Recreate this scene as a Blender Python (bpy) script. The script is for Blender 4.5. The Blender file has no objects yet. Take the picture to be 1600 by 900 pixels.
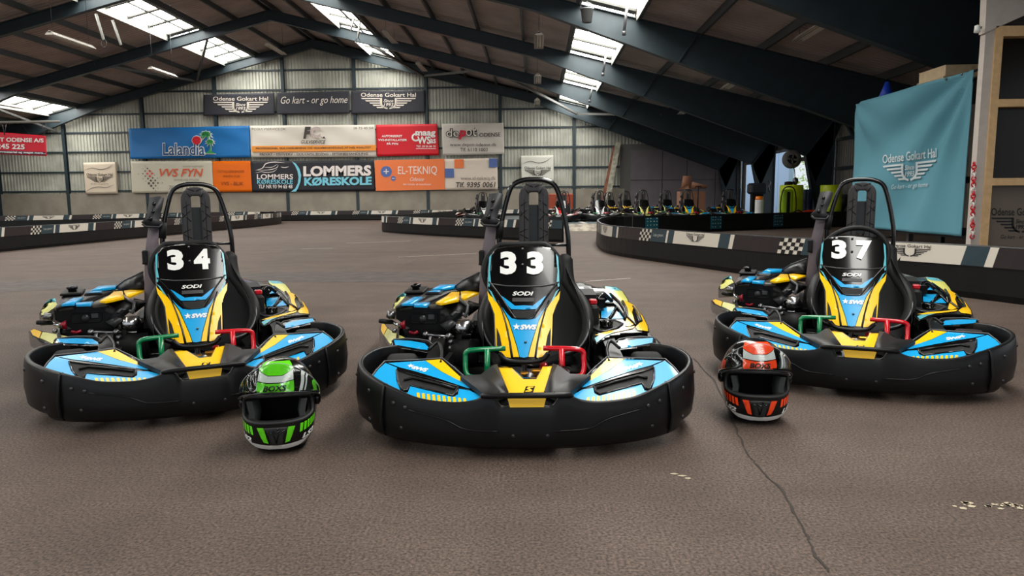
import bpy, bmesh, math, random
from mathutils import Vector, Matrix
from mathutils.geometry import delaunay_2d_cdt
random.seed(7)
R = math.radians
sc = bpy.context.scene
# ------------------------------------------------------------------ camera
F_PX = 1100.0; CAM_H = 0.95
TH = math.atan(137 / 1100); ROLL = R(0.5); YAW = math.atan(38 / 1100 * math.cos(TH))
cam_d = bpy.data.cameras.new('camera'); cam = bpy.data.objects.new('camera', cam_d)
sc.collection.objects.link(cam); sc.camera = cam
cam_d.sensor_width = 36.0; cam_d.lens = 36.0 * F_PX / 1600.0; cam_d.clip_start = 0.05; cam_d.clip_end = 300
cam.matrix_world = (Matrix.Translation((0, 0, CAM_H)) @ Matrix.Rotation(YAW, 4, 'Z')
                    @ Matrix.Rotation(math.pi / 2 - TH, 4, 'X') @ Matrix.Rotation(-ROLL, 4, 'Z'))
# ------------------------------------------------------------------ world, exposure
w = bpy.data.worlds.new('sky'); sc.world = w; w.use_nodes = True
bg = w.node_tree.nodes['Background']; bg.inputs[0].default_value = (0.86, 0.93, 1.0, 1); bg.inputs[1].default_value = 0.9
SKY_PANE = 16.0
sc.view_settings.view_transform = 'Standard'; sc.view_settings.look = 'None'
sc.view_settings.exposure = 0.0; sc.view_settings.gamma = 1.0; sc.view_settings.use_curve_mapping = False
try:
    sc.cycles.use_denoising = True; sc.cycles.max_bounces = 8; sc.cycles.sample_clamp_indirect = 6.0
except Exception: pass

# ------------------------------------------------------------------ helpers
COL = sc.collection
def srgb(r, g, b):
    f = lambda c: (c / 255) / 12.92 if c / 255 <= 0.04045 else ((c / 255 + 0.055) / 1.055) ** 2.4
    return (f(r), f(g), f(b), 1)
MATS = {}
def mat(name, rgb=None, rough=0.5, metal=0.0, noise=0.0, nscale=20.0, bump=0.0, bscale=60.0, coat=0.0, emit=None, spec=0.5, alpha=1.0, trans=0.0, rgb2=None):
    if name in MATS: return MATS[name]
    m = bpy.data.materials.new(name); m.use_nodes = True
    nt = m.node_tree; b = nt.nodes['Principled BSDF']
    c = srgb(*rgb) if rgb else (0.5, 0.5, 0.5, 1)
    b.inputs['Base Color'].default_value = c
    b.inputs['Roughness'].default_value = rough; b.inputs['Metallic'].default_value = metal
    b.inputs['Coat Weight'].default_value = coat; b.inputs['Specular IOR Level'].default_value = spec
    b.inputs['Alpha'].default_value = alpha; b.inputs['Transmission Weight'].default_value = trans
    tc = nt.nodes.new('ShaderNodeTexCoord')
    if noise > 0 or rgb2:
        n = nt.nodes.new('ShaderNodeTexNoise'); n.inputs['Scale'].default_value = nscale; n.inputs['Detail'].default_value = 5
        nt.links.new(tc.outputs['Object'], n.inputs['Vector'])
        mx = nt.nodes.new('ShaderNodeMixRGB')
        if rgb2: c2 = srgb(*rgb2); c1 = c
        else:
            c2 = tuple(min(1, v * (1 + noise)) for v in c[:3]) + (1,); c1 = tuple(v * (1 - noise) for v in c[:3]) + (1,)
        mx.inputs[1].default_value = c1; mx.inputs[2].default_value = c2
        rp = nt.nodes.new('ShaderNodeValToRGB'); rp.color_ramp.elements[0].position = 0.35; rp.color_ramp.elements[1].position = 0.65
        nt.links.new(n.outputs[0], rp.inputs[0]); nt.links.new(rp.outputs[0], mx.inputs[0]); nt.links.new(mx.outputs[0], b.inputs['Base Color'])
    if bump > 0:
        n = nt.nodes.new('ShaderNodeTexNoise'); n.inputs['Scale'].default_value = bscale; n.inputs['Detail'].default_value = 4
        nt.links.new(tc.outputs['Object'], n.inputs['Vector'])
        bp = nt.nodes.new('ShaderNodeBump'); bp.inputs['Strength'].default_value = bump; bp.inputs['Distance'].default_value = 0.004
        nt.links.new(n.outputs[0], bp.inputs['Height']); nt.links.new(bp.outputs[0], b.inputs['Normal'])
    if emit:
        b.inputs['Emission Color'].default_value = srgb(*rgb); b.inputs['Emission Strength'].default_value = emit
    MATS[name] = m; return m

class MB:
    """collects geometry, then builds ONE mesh object"""
    def __init__(s): s.v = []; s.f = []; s.mi = []; s.m = []; s.sm = []
    def slot(s, m):
        if m not in s.m: s.m.append(m)
        return s.m.index(m)
    def add(s, vs, fs, m=None, smooth=False):
        o = len(s.v); s.v += [tuple(v) for v in vs]
        k = s.slot(m) if m else 0
        for f in fs: s.f.append(tuple(i + o for i in f)); s.mi.append(k); s.sm.append(smooth)
        return s
    def box(s, x0, x1, y0, y1, z0, z1, m=None):
        vs = [(x, y, z) for z in (z0, z1) for y in (y0, y1) for x in (x0, x1)]
        return s.add(vs, [(0, 2, 3, 1), (4, 5, 7, 6), (0, 1, 5, 4), (2, 6, 7, 3), (0, 4, 6, 2), (1, 3, 7, 5)], m)
    def hexa(s, p8, m=None):
        return s.add(p8, [(0, 2, 3, 1), (4, 5, 7, 6), (0, 1, 5, 4), (2, 6, 7, 3), (0, 4, 6, 2), (1, 3, 7, 5)], m)
    def rbox(s, x0, x1, y0, y1, z0, z1, r=0.01, m=None):
        """box with rounded vertical edges and chamfered top and bottom"""
        r = min(r, (x1 - x0) / 2.01, (y1 - y0) / 2.01, (z1 - z0) / 2.01)
        def ring(ins, z):
            out = []
            for cx, cy, a0 in ((x1 - r, y1 - r, 0), (x0 + r, y1 - r, 90), (x0 + r, y0 + r, 180), (x1 - r, y0 + r, 270)):
                for a in (0, 30, 60, 90):
                    t = R(a0 + a); out.append((cx + (r - ins) * math.cos(t), cy + (r - ins) * math.sin(t), z))
            return out
        rings = [ring(r * .6, z0), ring(0, z0 + r * .6), ring(0, z1 - r * .6), ring(r * .6, z1)]
        n = 16; vs = sum(rings, []); fs = [tuple(range(n))[::-1], tuple(range(3 * n, 4 * n))]
        for k in range(3):
            for i in range(n): j = (i + 1) % n; fs.append((k * n + i, k * n + j, (k + 1) * n + j, (k + 1) * n + i))
        return s.add(vs, fs, m, False)
    def tube(s, pts, r, n=8, m=None, closed=False, smooth=True):
        P = [Vector(p) for p in pts]; N = len(P); vs = []; up = None
        for i, p in enumerate(P):
            a = P[(i - 1) % N] if closed or i > 0 else P[i]; b = P[(i + 1) % N] if closed or i < N - 1 else P[i]
            t = (b - a).normalized()
            if up is None: up = Vector((0, 0, 1)) if abs(t.z) < .9 else Vector((1, 0, 0))
            u = (up - t * up.dot(t))
            if u.length < 1e-4: u = t.orthogonal()
            u.normalize(); up = u; q = t.cross(u)
            rr = r[i] if isinstance(r, (list, tuple)) else r
            for k in range(n):
                an = 2 * math.pi * k / n; vs.append(p + (u * math.cos(an) + q * math.sin(an)) * rr)
        fs = []
        for i in range(N if closed else N - 1):
            for k in range(n):
                a = i * n + k; b = i * n + (k + 1) % n; c = ((i + 1) % N) * n + (k + 1) % n; d = ((i + 1) % N) * n + k
                fs.append((a, d, c, b))
        if not closed: fs += [tuple(range(n)), tuple(range((N - 1) * n, N * n))[::-1]]
        return s.add(vs, fs, m, smooth)
    def bar(s, a, b, wx, wz, m=None, up=(0, 0, 1)):
        """rectangular bar from a to b, half sizes wx, wz"""
        a = Vector(a); b = Vector(b); t = (b - a).normalized(); u = Vector(up); u = u - t * u.dot(t)
        if u.length < 1e-4: u = t.orthogonal()
        u.normalize(); q = t.cross(u)
        vs = [p + q * sx * wx + u * sz * wz for p in (a, b) for sz in (-1, 1) for sx in (-1, 1)]
        return s.add(vs, [(0, 2, 3, 1), (4, 5, 7, 6), (0, 1, 5, 4), (2, 6, 7, 3), (0, 4, 6, 2), (1, 3, 7, 5)], m)
    def lathe(s, prof, c, axis='z', n=24, m=None, smooth=True):
        """prof: (radius, height) list"""
        vs = []
        for r, h in prof:
            for k in range(n):
                a = 2 * math.pi * k / n; p = (r * math.cos(a), r * math.sin(a), h)
                if axis == 'x': p = (p[2], p[0], p[1])
                if axis == 'y': p = (p[0], p[2], p[1])
                vs.append((p[0] + c[0], p[1] + c[1], p[2] + c[2]))
        fs = []
        for i in range(len(prof) - 1):
            for k in range(n):
                j = (k + 1) % n; fs.append((i * n + k, i * n + j, (i + 1) * n + j, (i + 1) * n + k))
        if prof[0][0] > 1e-6: fs.append(tuple(range(n))[::-1])
        if prof[-1][0] > 1e-6: fs.append(tuple(range((len(prof) - 1) * n, len(prof) * n)))
        return s.add(vs, fs, m, smooth)
    def grid(s, G, m=None, smooth=True, closed_u=False):
        nr = len(G); nc = len(G[0]); fs = []
        for i in range(nr - 1):
            for j in range(nc if closed_u else nc - 1):
                k = (j + 1) % nc; fs.append((i * nc + j, i * nc + k, (i + 1) * nc + k, (i + 1) * nc + j))
        return s.add([p for r in G for p in r], fs, m, smooth)
    def shell(s, vs, tris, off, m=None, smooth=True):
        """surface plus its copy moved by off, closed along the border"""
        vs = [Vector(v) for v in vs]; n = len(vs); off = Vector(off)
        cnt = {}
        for f in tris:
            for i in range(len(f)):
                a, b = f[i], f[(i + 1) % len(f)]; cnt[(a, b)] = 1
        fs = [tuple(f) for f in tris] + [tuple(i + n for i in f[::-1]) for f in tris]
        s.add(vs + [v + off for v in vs], fs, m, smooth)
        o = len(s.v); side = [(a, b) for (a, b) in cnt if (b, a) not in cnt]
        k = s.slot(m) if m else 0; base = o - 2 * n
        for a, b in side: s.f.append((base + a, base + a + n, base + b + n, base + b)); s.mi.append(k); s.sm.append(False)
        return s
    def build(s, name, m=None, parent=None, fix=True):
        me = bpy.data.meshes.new(name); me.from_pydata(s.v, [], s.f)
        mats = s.m or [m]
        for x in mats: me.materials.append(x)
        if s.m: me.polygons.foreach_set('material_index', s.mi)
        me.polygons.foreach_set('use_smooth', s.sm); me.update()
        if fix:
            bm = bmesh.new(); bm.from_mesh(me); bmesh.ops.recalc_face_normals(bm, faces=bm.faces); bm.to_mesh(me); bm.free()
        o = bpy.data.objects.new(name, me); COL.objects.link(o)
        if parent: o.parent = parent
        return o
def mirror_mb(a):
    b = MB(); b.v = [(-x, y, z) for x, y, z in a.v]; b.f = [f[::-1] for f in a.f]; b.mi = list(a.mi); b.m = list(a.m); b.sm = list(a.sm); return b
def tag(o, label=None, cat=None, group=None, kind=None):
    if label: o['label'] = label
    if cat: o['category'] = cat
    if group: o['group'] = group
    if kind: o['kind'] = kind
    return o
def empty(name, loc=(0, 0, 0), rz=0):
    o = bpy.data.objects.new(name, None); COL.objects.link(o); o.location = loc; o.rotation_euler = (0, 0, rz); o.empty_display_size = .2; return o
def copy_tree(o, parent=None, skip=()):
    c = o.copy(); COL.objects.link(c); c.parent = parent
    for ch in list(o.children):
        if ch.name.split('.')[0] not in skip: copy_tree(ch, c, skip)
    return c
def catmull(P, n=6, closed=False):
    P = [Vector(p) for p in P]; out = []; N = len(P)
    for i in range(N if closed else N - 1):
        p0 = P[i - 1] if (closed or i > 0) else P[0] * 2 - P[1]; p1 = P[i]; p2 = P[(i + 1) % N]
        p3 = P[(i + 2) % N] if (closed or i + 2 < N) else P[-1] * 2 - P[-2]
        for k in range(n):
            t = k / n; out.append(0.5 * (2 * p1 + (p2 - p0) * t + (2 * p0 - 5 * p1 + 4 * p2 - p3) * t * t + (3 * p1 - p0 - 3 * p2 + p3) * t ** 3))
    if not closed: out.append(P[-1])
    return out
def tri2d(poly, step=None, holes=()):
    """triangulate a 2D outline with interior grid points; returns verts, faces"""
    loops = [list(poly)] + [list(h) for h in holes]
    V = []; E = []
    for lp in loops:
        if step:
            q = []
            for i, a in enumerate(lp):
                b = lp[(i + 1) % len(lp)]; L = math.dist(a, b); k = max(1, int(L / step))
                for j in range(k): q.append((a[0] + (b[0] - a[0]) * j / k, a[1] + (b[1] - a[1]) * j / k))
            lp = q
        o = len(V); V += [Vector(p) for p in lp]; n = len(lp); E += [(o + i, o + (i + 1) % n) for i in range(n)]
    def inside(x, y, lp):
        c = False; n = len(lp)
        for i in range(n):
            x1, y1 = lp[i]; x2, y2 = lp[(i + 1) % n]
            if (y1 > y) != (y2 > y) and x < (x2 - x1) * (y - y1) / (y2 - y1) + x1: c = not c
        return c
    if step:
        xs = [p[0] for p in poly]; ys = [p[1] for p in poly]
        x = min(xs) + step * .5
        while x < max(xs):
            y = min(ys) + step * .5
            while y < max(ys):
                if inside(x, y, poly) and not any(inside(x, y, h) for h in holes): V.append(Vector((x + .013 * step, y + .017 * step)))
                y += step
            x += step
    r = delaunay_2d_cdt(V, E, [], 0, 1e-5)
    ov, of = r[0], r[2]; F = []
    for f in of:
        cx = sum(ov[i][0] for i in f) / len(f); cy = sum(ov[i][1] for i in f) / len(f)
        if inside(cx, cy, poly) and not any(inside(cx, cy, h) for h in holes): F.append(tuple(f))
    used = sorted({i for f in F for i in f}); ix = {k: i for i, k in enumerate(used)}
    return [(ov[i][0], ov[i][1]) for i in used], [tuple(ix[i] for i in f) for f in F]
TXT = {}
def text2d(t, bold=0.0, shear=0.0, spacing=1.0):
    """flat mesh of a string, scaled to a 0..1 box; returns verts, faces, aspect"""
    k = (t, bold, shear, spacing)
    if k in TXT: return TXT[k]
    cu = bpy.data.curves.new('t', 'FONT'); cu.body = t; cu.offset = bold; cu.shear = shear; cu.space_character = spacing; cu.resolution_u = 3
    o = bpy.data.objects.new('t', cu); COL.objects.link(o)
    bpy.context.view_layer.update(); dg = bpy.context.evaluated_depsgraph_get(); me = o.evaluated_get(dg).to_mesh()
    vs = [(v.co.x, v.co.y) for v in me.vertices]; fs = [tuple(p.vertices) for p in me.polygons]
    o.evaluated_get(dg).to_mesh_clear(); bpy.data.objects.remove(o); bpy.data.curves.remove(cu)
    x0 = min(v[0] for v in vs); x1 = max(v[0] for v in vs); y0 = min(v[1] for v in vs); y1 = max(v[1] for v in vs)
    vs = [((x - x0) / (x1 - x0), (y - y0) / (y1 - y0)) for x, y in vs]
    TXT[k] = (vs, fs, (x1 - x0) / (y1 - y0)); return TXT[k]
def subdiv2d(vs, fs, L):
    """split long edges so that flat text can follow a curved surface"""
    bm = bmesh.new(); bv = [bm.verts.new((x, y, 0)) for x, y in vs]
    for f in fs:
        try: bm.faces.new([bv[i] for i in f])
        except ValueError: pass
    bmesh.ops.triangulate(bm, faces=bm.faces)
    for _ in range(4):
        e = [e for e in bm.edges if e.calc_length() > L]
        if not e: break
        bmesh.ops.subdivide_edges(bm, edges=e, cuts=1); bmesh.ops.triangulate(bm, faces=[f for f in bm.faces if len(f.verts) > 3])
    bm.verts.index_update(); V = [(v.co.x, v.co.y) for v in bm.verts]; Fc = [tuple(v.index for v in f.verts) for f in bm.faces]; bm.free(); return V, Fc
def view_ray(px, py):
    a = px - 800; b = 450 - py; c, s = math.cos(ROLL), math.sin(ROLL)
    x = (a * c + b * s) / F_PX; z = (-a * s + b * c) / F_PX
    d = (x, math.cos(TH) + z * math.sin(TH), -math.sin(TH) + z * math.cos(TH))
    c, s = math.cos(YAW), math.sin(YAW)
    return Vector((d[0] * c - d[1] * s, d[0] * s + d[1] * c, d[2]))
CAMP = Vector((0, 0, CAM_H))
def onY(px, py, Y): d = view_ray(px, py); return CAMP + d * (Y / d.y)
def onX(px, py, X): d = view_ray(px, py); return CAMP + d * (X / d.x)
def onZ(px, py, Z): d = view_ray(px, py); return CAMP + d * ((Z - CAM_H) / d.z)
def ell(cx, cy, rx, ry, n=20, a0=0, a1=360):
    full = a1 - a0 >= 360; k = n if full else n + 1
    return [(cx + rx * math.cos(R(a0 + (a1 - a0) * i / n)), cy + ry * math.sin(R(a0 + (a1 - a0) * i / n))) for i in range(k)]
def wing_logo(box, top='Odense Gokart Hal', bottom='Go kart - or go home', since=True):
    """winged shield emblem in a px box (x0,y0,x1,y1; y down): list of (verts, faces)"""
    x0, y0, x1, y1 = box; W = x1 - x0; Hh = y1 - y0; out = []
    def T(t, a, b, c, d, **k):
        vs, fs, _ = text2d(t, **k); out.append(([(x0 + W * (a + (c - a) * x), y0 + Hh * (d + (b - d) * y)) for x, y in vs], fs))
    t0 = 0.0
    if top: T(top, 0.0, 0.0, 1.0, 0.24, bold=.012); t0 = 0.30
    t1 = 0.82 if bottom else 1.0
    if bottom: T(bottom, 0.16, 0.84, 0.84, 1.0, shear=.3)
    hh = t1 - t0; rows = 5
    for i in range(rows):
        a = t0 + hh * (i * .185); b = a + hh * .10; s = [0, .075, .15, .21, .28][i]; e = [.36, .36, .365, .39, .44][i]
        for mir in (0, 1):
            q = [(s, a), (e, a), (e, b), (s + .02, b)]
            if mir: q = [(1 - u, v) for u, v in q][::-1]
            out.append(([(x0 + W * u, y0 + Hh * v) for u, v in q], [(0, 1, 2, 3)]))
    for mir in (-1, 1):     # U shaped shield
        pts = []
        for k in range(9):
            an = R(95 * k / 8); pts.append((0.5 + mir * (.155 * math.cos(an) + .0), t0 + hh * (.42 + .50 * math.sin(an))))
        inn = [(0.5 + (u - .5) * .74, t0 + hh * .42 + (v - t0 - hh * .42) * .78) for u, v in pts]
        pts = [(0.5 + mir * .155, t0)] + pts[:-1] + [(0.5 + mir * .02, t0 + hh * .93)]; inn = [(0.5 + mir * .115, t0)] + inn[:-1] + [(0.5 + mir * .02, t0 + hh * .80)]
        P = pts + inn; n = len(pts)
        out.append(([(x0 + W * u, y0 + Hh * v) for u, v in P], [(i, i + 1, n + i + 1, n + i) for i in range(n - 1)]))
    if since:
        T('Since', .41, t0 + hh * .10, .59, t0 + hh * .36, shear=.3, bold=.02); T('1993', .41, t0 + hh * .42, .59, t0 + hh * .70, shear=.3, bold=.02)
    return out

BLK = mat('black_plastic', (15, 15, 16), .38, noise=.12, nscale=40, bump=.06, bscale=300, spec=.28)
BLKG = mat('black_gloss', (9, 9, 10), .16, coat=.15, spec=.4)
BLKM = mat('black_matte', (18, 18, 19), .6, spec=.3)
TUBE = mat('black_tube', (10, 10, 11), .22, coat=.3)
CHROME = mat('chrome', (190, 190, 190), .22, 1.0)
STEEL = mat('steel', (120, 120, 122), .35, 1.0)
BLUE = mat('kart_blue', (6, 160, 222), .3, coat=.12)
YEL = mat('kart_yellow', (250, 196, 4), .3, coat=.12)
PALE = mat('kart_pale', (214, 212, 110), .3, coat=.1)
TEALK = mat('kart_teal', (88, 176, 190), .3, coat=.1)
WHITE = mat('white_print', (235, 235, 230), .3, coat=.3)
RED = mat('red_paint', (205, 10, 30), .25, coat=.5)
GRN = mat('green_paint', (0, 122, 72), .25, coat=.5)
RUB = mat('tyre_rubber', (22, 21, 21), .8, bump=.2, bscale=120)
GREYM = mat('grey_edge', (70, 70, 72), .3)
STRAP = mat('belt_webbing', (100, 90, 96), .7, bump=.2, bscale=400)
CARB = mat('carbon_print', (36, 36, 37), .45, spec=.3, rgb2=(16, 16, 17), nscale=220)
# ------------------------------------------------------------------ the hall
YB = 37.0; RX = -11.3; RZ0 = 9.12; SL = 0.255; XL = -33.2; XR = 10.6
def ztop(x): return RZ0 - SL * abs(x - RX)
STEELD = mat('dark_painted_steel', (42, 55, 61), .5, noise=.12, nscale=3)
def asphalt():
    m = bpy.data.materials.new('asphalt'); m.use_nodes = True; nt = m.node_tree; b = nt.nodes['Principled BSDF']; L = nt.links
    tc = nt.nodes.new('ShaderNodeTexCoord')
    def noise(s, d=4, dist=0):
        n = nt.nodes.new('ShaderNodeTexNoise'); n.inputs['Scale'].default_value = s; n.inputs['Detail'].default_value = d; n.inputs['Distortion'].default_value = dist
        L.new(tc.outputs['Object'], n.inputs['Vector']); return n.outputs[0]
    def ramp(src, p0, c0, p1, c1):
        r = nt.nodes.new('ShaderNodeValToRGB'); r.color_ramp.elements[0].position = p0; r.color_ramp.elements[1].position = p1
        r.color_ramp.elements[0].color = c0; r.color_ramp.elements[1].color = c1; L.new(src, r.inputs[0]); return r.outputs[0]
    def mixm(a, bb, t='MULTIPLY', f=1.0):
        x = nt.nodes.new('ShaderNodeMixRGB'); x.blend_type = t; x.inputs[0].default_value = f; L.new(a, x.inputs[1]); L.new(bb, x.inputs[2]); return x.outputs[0]
    base = ramp(noise(.35, 6, .6), .3, srgb(78, 65, 58), .7, srgb(95, 81, 73))
    fine = ramp(noise(110, 4), .36, (.45, .44, .43, 1), .66, (1.5, 1.48, 1.45, 1))
    spk = ramp(noise(210, 2), .66, (1, 1, 1, 1), .72, (2.6, 2.5, 2.35, 1))
    mid = ramp(noise(3.0, 8, .3), .35, (.86, .86, .86, 1), .65, (1.08, 1.08, 1.08, 1))
    # long streaks left by tyres
    mp = nt.nodes.new('ShaderNodeMapping'); mp.inputs['Scale'].default_value = (.25, 3.5, 1); mp.inputs['Rotation'].default_value = (0, 0, .3); L.new(tc.outputs['Object'], mp.inputs[0])
    n = nt.nodes.new('ShaderNodeTexNoise'); n.inputs['Scale'].default_value = 1.1; n.inputs['Detail'].default_value = 6; L.new(mp.outputs[0], n.inputs['Vector'])
    st = ramp(n.outputs[0], .34, (.9, .9, .9, 1), .6, (1.03, 1.03, 1.03, 1))
    c = mixm(mixm(mixm(mixm(base, fine), spk), mid), st)
    L.new(c, b.inputs['Base Color']); b.inputs['Roughness'].default_value = .72; b.inputs['Specular IOR Level'].default_value = .35
    bp = nt.nodes.new('ShaderNodeBump'); bp.inputs['Strength'].default_value = .5; bp.inputs['Distance'].default_value = .004
    L.new(noise(190, 4), bp.inputs['Height']); L.new(bp.outputs[0], b.inputs['Normal']); return m
fl = MB().box(XL, XR + 14, -9, YB + .3, -.2, 0).build('floor', asphalt()); tag(fl, kind='structure')
PAINT = mat('worn_white_paint', (190, 183, 172), .7, rgb2=(140, 130, 122), nscale=25)
CRK = mat('crack_dark', (52, 45, 41), .9); TARD = mat('tar_patch', (60, 51, 47), .75, rgb2=(78, 69, 64), nscale=6)
def floor_line(name, pts, wd, m, z=.003, jit=0):
    P = [onZ(a, b, 0) for a, b in pts]; mb = MB(); vs = []
    for i, p in enumerate(P):
        t = (P[min(i + 1, len(P) - 1)] - P[max(i - 1, 0)]).normalized(); q = Vector((-t.y, t.x, 0))
        ww = wd * (1 + random.uniform(-jit, jit)); vs += [(p.x + q.x * ww, p.y + q.y * ww, z), (p.x - q.x * ww, p.y - q.y * ww, z)]
    mb.add(vs, [(2 * i, 2 * i + 1, 2 * i + 3, 2 * i + 2) for i in range(len(P) - 1)]); return mb.build(name, m, fl)
floor_line('painted_line', [(541, 380), (641, 377)], .03, PAINT); floor_line('painted_line', [(622, 402), (745, 396)], .022, PAINT)
floor_line('painted_line', [(915, 440), (985, 435)], .018, PAINT); floor_line('painted_line', [(470, 389), (520, 388)], .02, PAINT)
cr = [(1085, 560), (1120, 600), (1150, 672), (1172, 715), (1196, 742), (1222, 765), (1240, 800), (1262, 840), (1275, 870), (1300, 899)]
cr2 = []
for (a, b), (c, d) in zip(cr, cr[1:]):
    for k in range(6): t = k / 6; cr2.append((a + (c - a) * t + random.uniform(-2, 2), b + (d - b) * t))
floor_line('floor_crack', cr2, .0035, CRK, .002, .6)
floor_line('floor_crack', [(625, 419), (640, 413), (655, 405)], .02, TARD, .002)
P = [onZ(*p, 0) for p in [(0, 441), (120, 436), (260, 430), (420, 426), (560, 424), (640, 425), (720, 428), (760, 436), (640, 441), (520, 441), (380, 440), (200, 448), (0, 456)]]
v2, f2 = tri2d([(p.x, p.y) for p in P]); MB().add([(x, y, .0015) for x, y in v2], f2).build('tar_band', TARD, fl)
for k in range(26):   # worn white flecks near the right edge of the view
    px = random.uniform(1490, 1596); py = 791 + random.uniform(-5, 5); p = onZ(px, py, 0); s = random.uniform(.004, .011)
    if k == 0: fm = MB()
    fm.add([(p.x + s * 1.6 * math.cos(a) * random.uniform(.5, 1), p.y + s * math.sin(a), .002) for a in (0, 1.2, 2.4, 3.6, 4.9)], [(0, 1, 2, 3, 4)])
for pp in ((1065, 744), (1075, 748), (1052, 741)):
    p = onZ(*pp, 0); fm.add([(p.x + .02 * math.cos(a) * random.uniform(.5, 1), p.y + .008 * math.sin(a), .002) for a in (0, 1.2, 2.4, 3.6, 4.9)], [(0, 1, 2, 3, 4)])
fm.build('paint_fleck', mat('fleck', (178, 165, 140), .8), fl)
# pit floor: grey painted area with white edge
GF = mat('grey_floor_paint', (96, 104, 108), .5, noise=.08, nscale=4)
q = [onZ(*p, 0) for p in [(905, 351), (938, 355), (945, 349), (925, 344), (905, 343)]]
PL = [(-4.1, 24.6), (-1.2, 22.5), (.3, 22.4), (2.2, 22.1), (3.3, 21.0), (5.0, 21.5), (7.6, 23.3), (9.0, 24.0), (10.35, 24.5), (10.35, 35.0), (-2.9, 35.0)]
mb = MB(); mb.shell([(x, y, .2) for x, y in PL], [tuple(range(len(PL)))], (0, 0, -.2)); pf = mb.build('trim_2', GF); tag(pf, kind='structure')
MB().add([(-1.2, 22.3, .203), (.3, 22.2, .203), (2.25, 21.95, .203), (2.25, 21.5, .0), (.3, 21.75, .0), (-1.2, 21.85, .0)], [(0, 1, 4, 5), (1, 2, 3, 4)]).build('worn_ramp', mat('worn_ramp', (176, 166, 150), .8, rgb2=(120, 110, 100), nscale=5), pf)
MB().add([(x, y, .204) for x, y in [(1.5, 22.3), (1.66, 22.3), (1.45, 29.5), (1.3, 29.5)]], [(0, 1, 2, 3)]).build('painted_line', PAINT, pf)

# gable wall: corrugated steel sheet (real profile), concrete foot
def steel_sheet():
    m = mat('galvanised_sheet', (186, 186, 174), .5, .2, noise=.18, nscale=1.2); return m
SHEET = steel_sheet(); CONC = mat('concrete', (150, 142, 128), .85, noise=.12, nscale=1.5, bump=.1, bscale=20)
mb = MB(); top = []; bot = []; x = XL; pitch = .17; G = [[], []]
while x < XR:
    for dx, dy in ((0, 0), (.055, 0), (.085, .045), (.14, .045)):
        xx = min(x + dx, XR); G[0].append((xx, YB + dy, 1.45)); G[1].append((xx, YB + dy, max(1.5, ztop(xx) + .1)))
    x += pitch
mb.grid(G, smooth=False); wb = mb.build('wall_back', SHEET, fix=False); tag(wb, kind='structure')
cb = MB(); xs = [XL, -28.5, -24.77, -20.5, -16.6, -13.0, -9.3, -5.6, -1.8, 2.0, 4.6]
for a, b in zip(xs, xs[1:]): cb.box(a + .012, b - .012, YB - .12, YB + .1, 0, 1.5)
cb.build('concrete_base', CONC, wb)
MB().box(XL, XR, YB + .06, YB + .12, 0, 9.3).build('outer_skin', mat('skin', (60, 60, 58), .8), wb)
for X in (-28.5, -24.77, -20.5, -16.6, -13.0, -9.3, -5.6, -1.8, 2.0):
    mb = MB(); zt = ztop(X) - .3; mb.box(X - .08, X + .08, YB - .16, YB - .145, .0, zt); mb.box(X - .08, X + .08, YB - .015, YB - .002, 0, zt); mb.box(X - .008, X + .008, YB - .15, YB - .01, 0, zt)
    mb.build('wall_post', STEELD, wb)
for z in (1.62, 2.62, 3.66, 4.66, 5.6, 6.72, 7.7):
    xa = max(XL, RX - (RZ0 - z) / SL + .6); xb = min(5.5, RX + (RZ0 - z) / SL - .6)
    MB().box(xa, xb, YB - .05, YB - .002, z - .045, z + .045).build('wall_girt', STEELD, wb)
# dark sliding doors at the right of the gable wall
DRP = mat('door_panel_paint', (118, 110, 114), .55, noise=.08, nscale=2); DRF = mat('door_frame_paint', (104, 102, 98), .6)
d1 = MB().box(4.35, 10.5, YB - .1, YB + .02, 0, 3.75).build('door_1', DRF); tag(d1, kind='structure')
for k, (a, b) in enumerate(((4.9, 6.5), (6.53, 7.75), (7.78, 9.2), (9.23, 10.4))):
    MB().box(a, b, YB - .16, YB - .1, .02, 1.9).build('door_leaf', DRP, d1); MB().box(a, b, YB - .16, YB - .1, 1.93, 3.45).build('door_leaf', DRP, d1)
# side walls
DKW = mat('side_wall_sheet', (122, 118, 112), .5, .15, noise=.15, nscale=1.5)
def side_wall(name, X, ys, sgn):
    mb = MB()
    for (a, b, z0, z1) in ys:
        y = a; Gd = [[], []]
        while y < b - 1e-6:
            for dy, dx in ((0, 0), (.055, 0), (.085, .045), (.14, .045)):
                yy = min(y + dy, b); Gd[0].append((X + sgn * dx, yy, z0)); Gd[1].append((X + sgn * dx, yy, z1))
            y += .17
        mb.grid(Gd, smooth=False)
    o = mb.build(name, DKW, fix=False); tag(o, kind='structure'); return o
side_wall('wall_left', XL, [(-8, YB, 0, 3.9)], -1)
wr = side_wall('wall_right', XR, [(9.1, 25.6, 0, 4), (25.6, 33.4, 2.95, 4), (33.4, 34.9, 0, 4), (34.9, 36.3, 2.6, 4), (36.3, YB, 0, 4)], 1)
for z in (1.0, 1.95, 2.95): MB().box(XR - .12, XR - .01, 19.2, 25.4, z - .05, z + .05).build('wall_girt', STEELD, wr)
MB().bar((XR - .2, 19.6, 3.7), (XR - .2, 24.6, .5), .07, .07).build('wall_brace', STEELD, wr)
MB().bar((XR - .2, 24.6, 3.6), (XR - .2, 21.0, .7), .05, .05).build('wall_brace', STEELD, wr)
MB().box(XR - .05, XR + .1, 25.5, 25.7, 0, 2.95).box(XR - .05, XR + .1, 33.3, 33.45, 0, 2.95).box(XR - .05, XR + .1, 25.5, 33.45, 2.9, 3.0).build('opening_frame', mat('pale_frame', (150, 160, 170), .5), wr)
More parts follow.
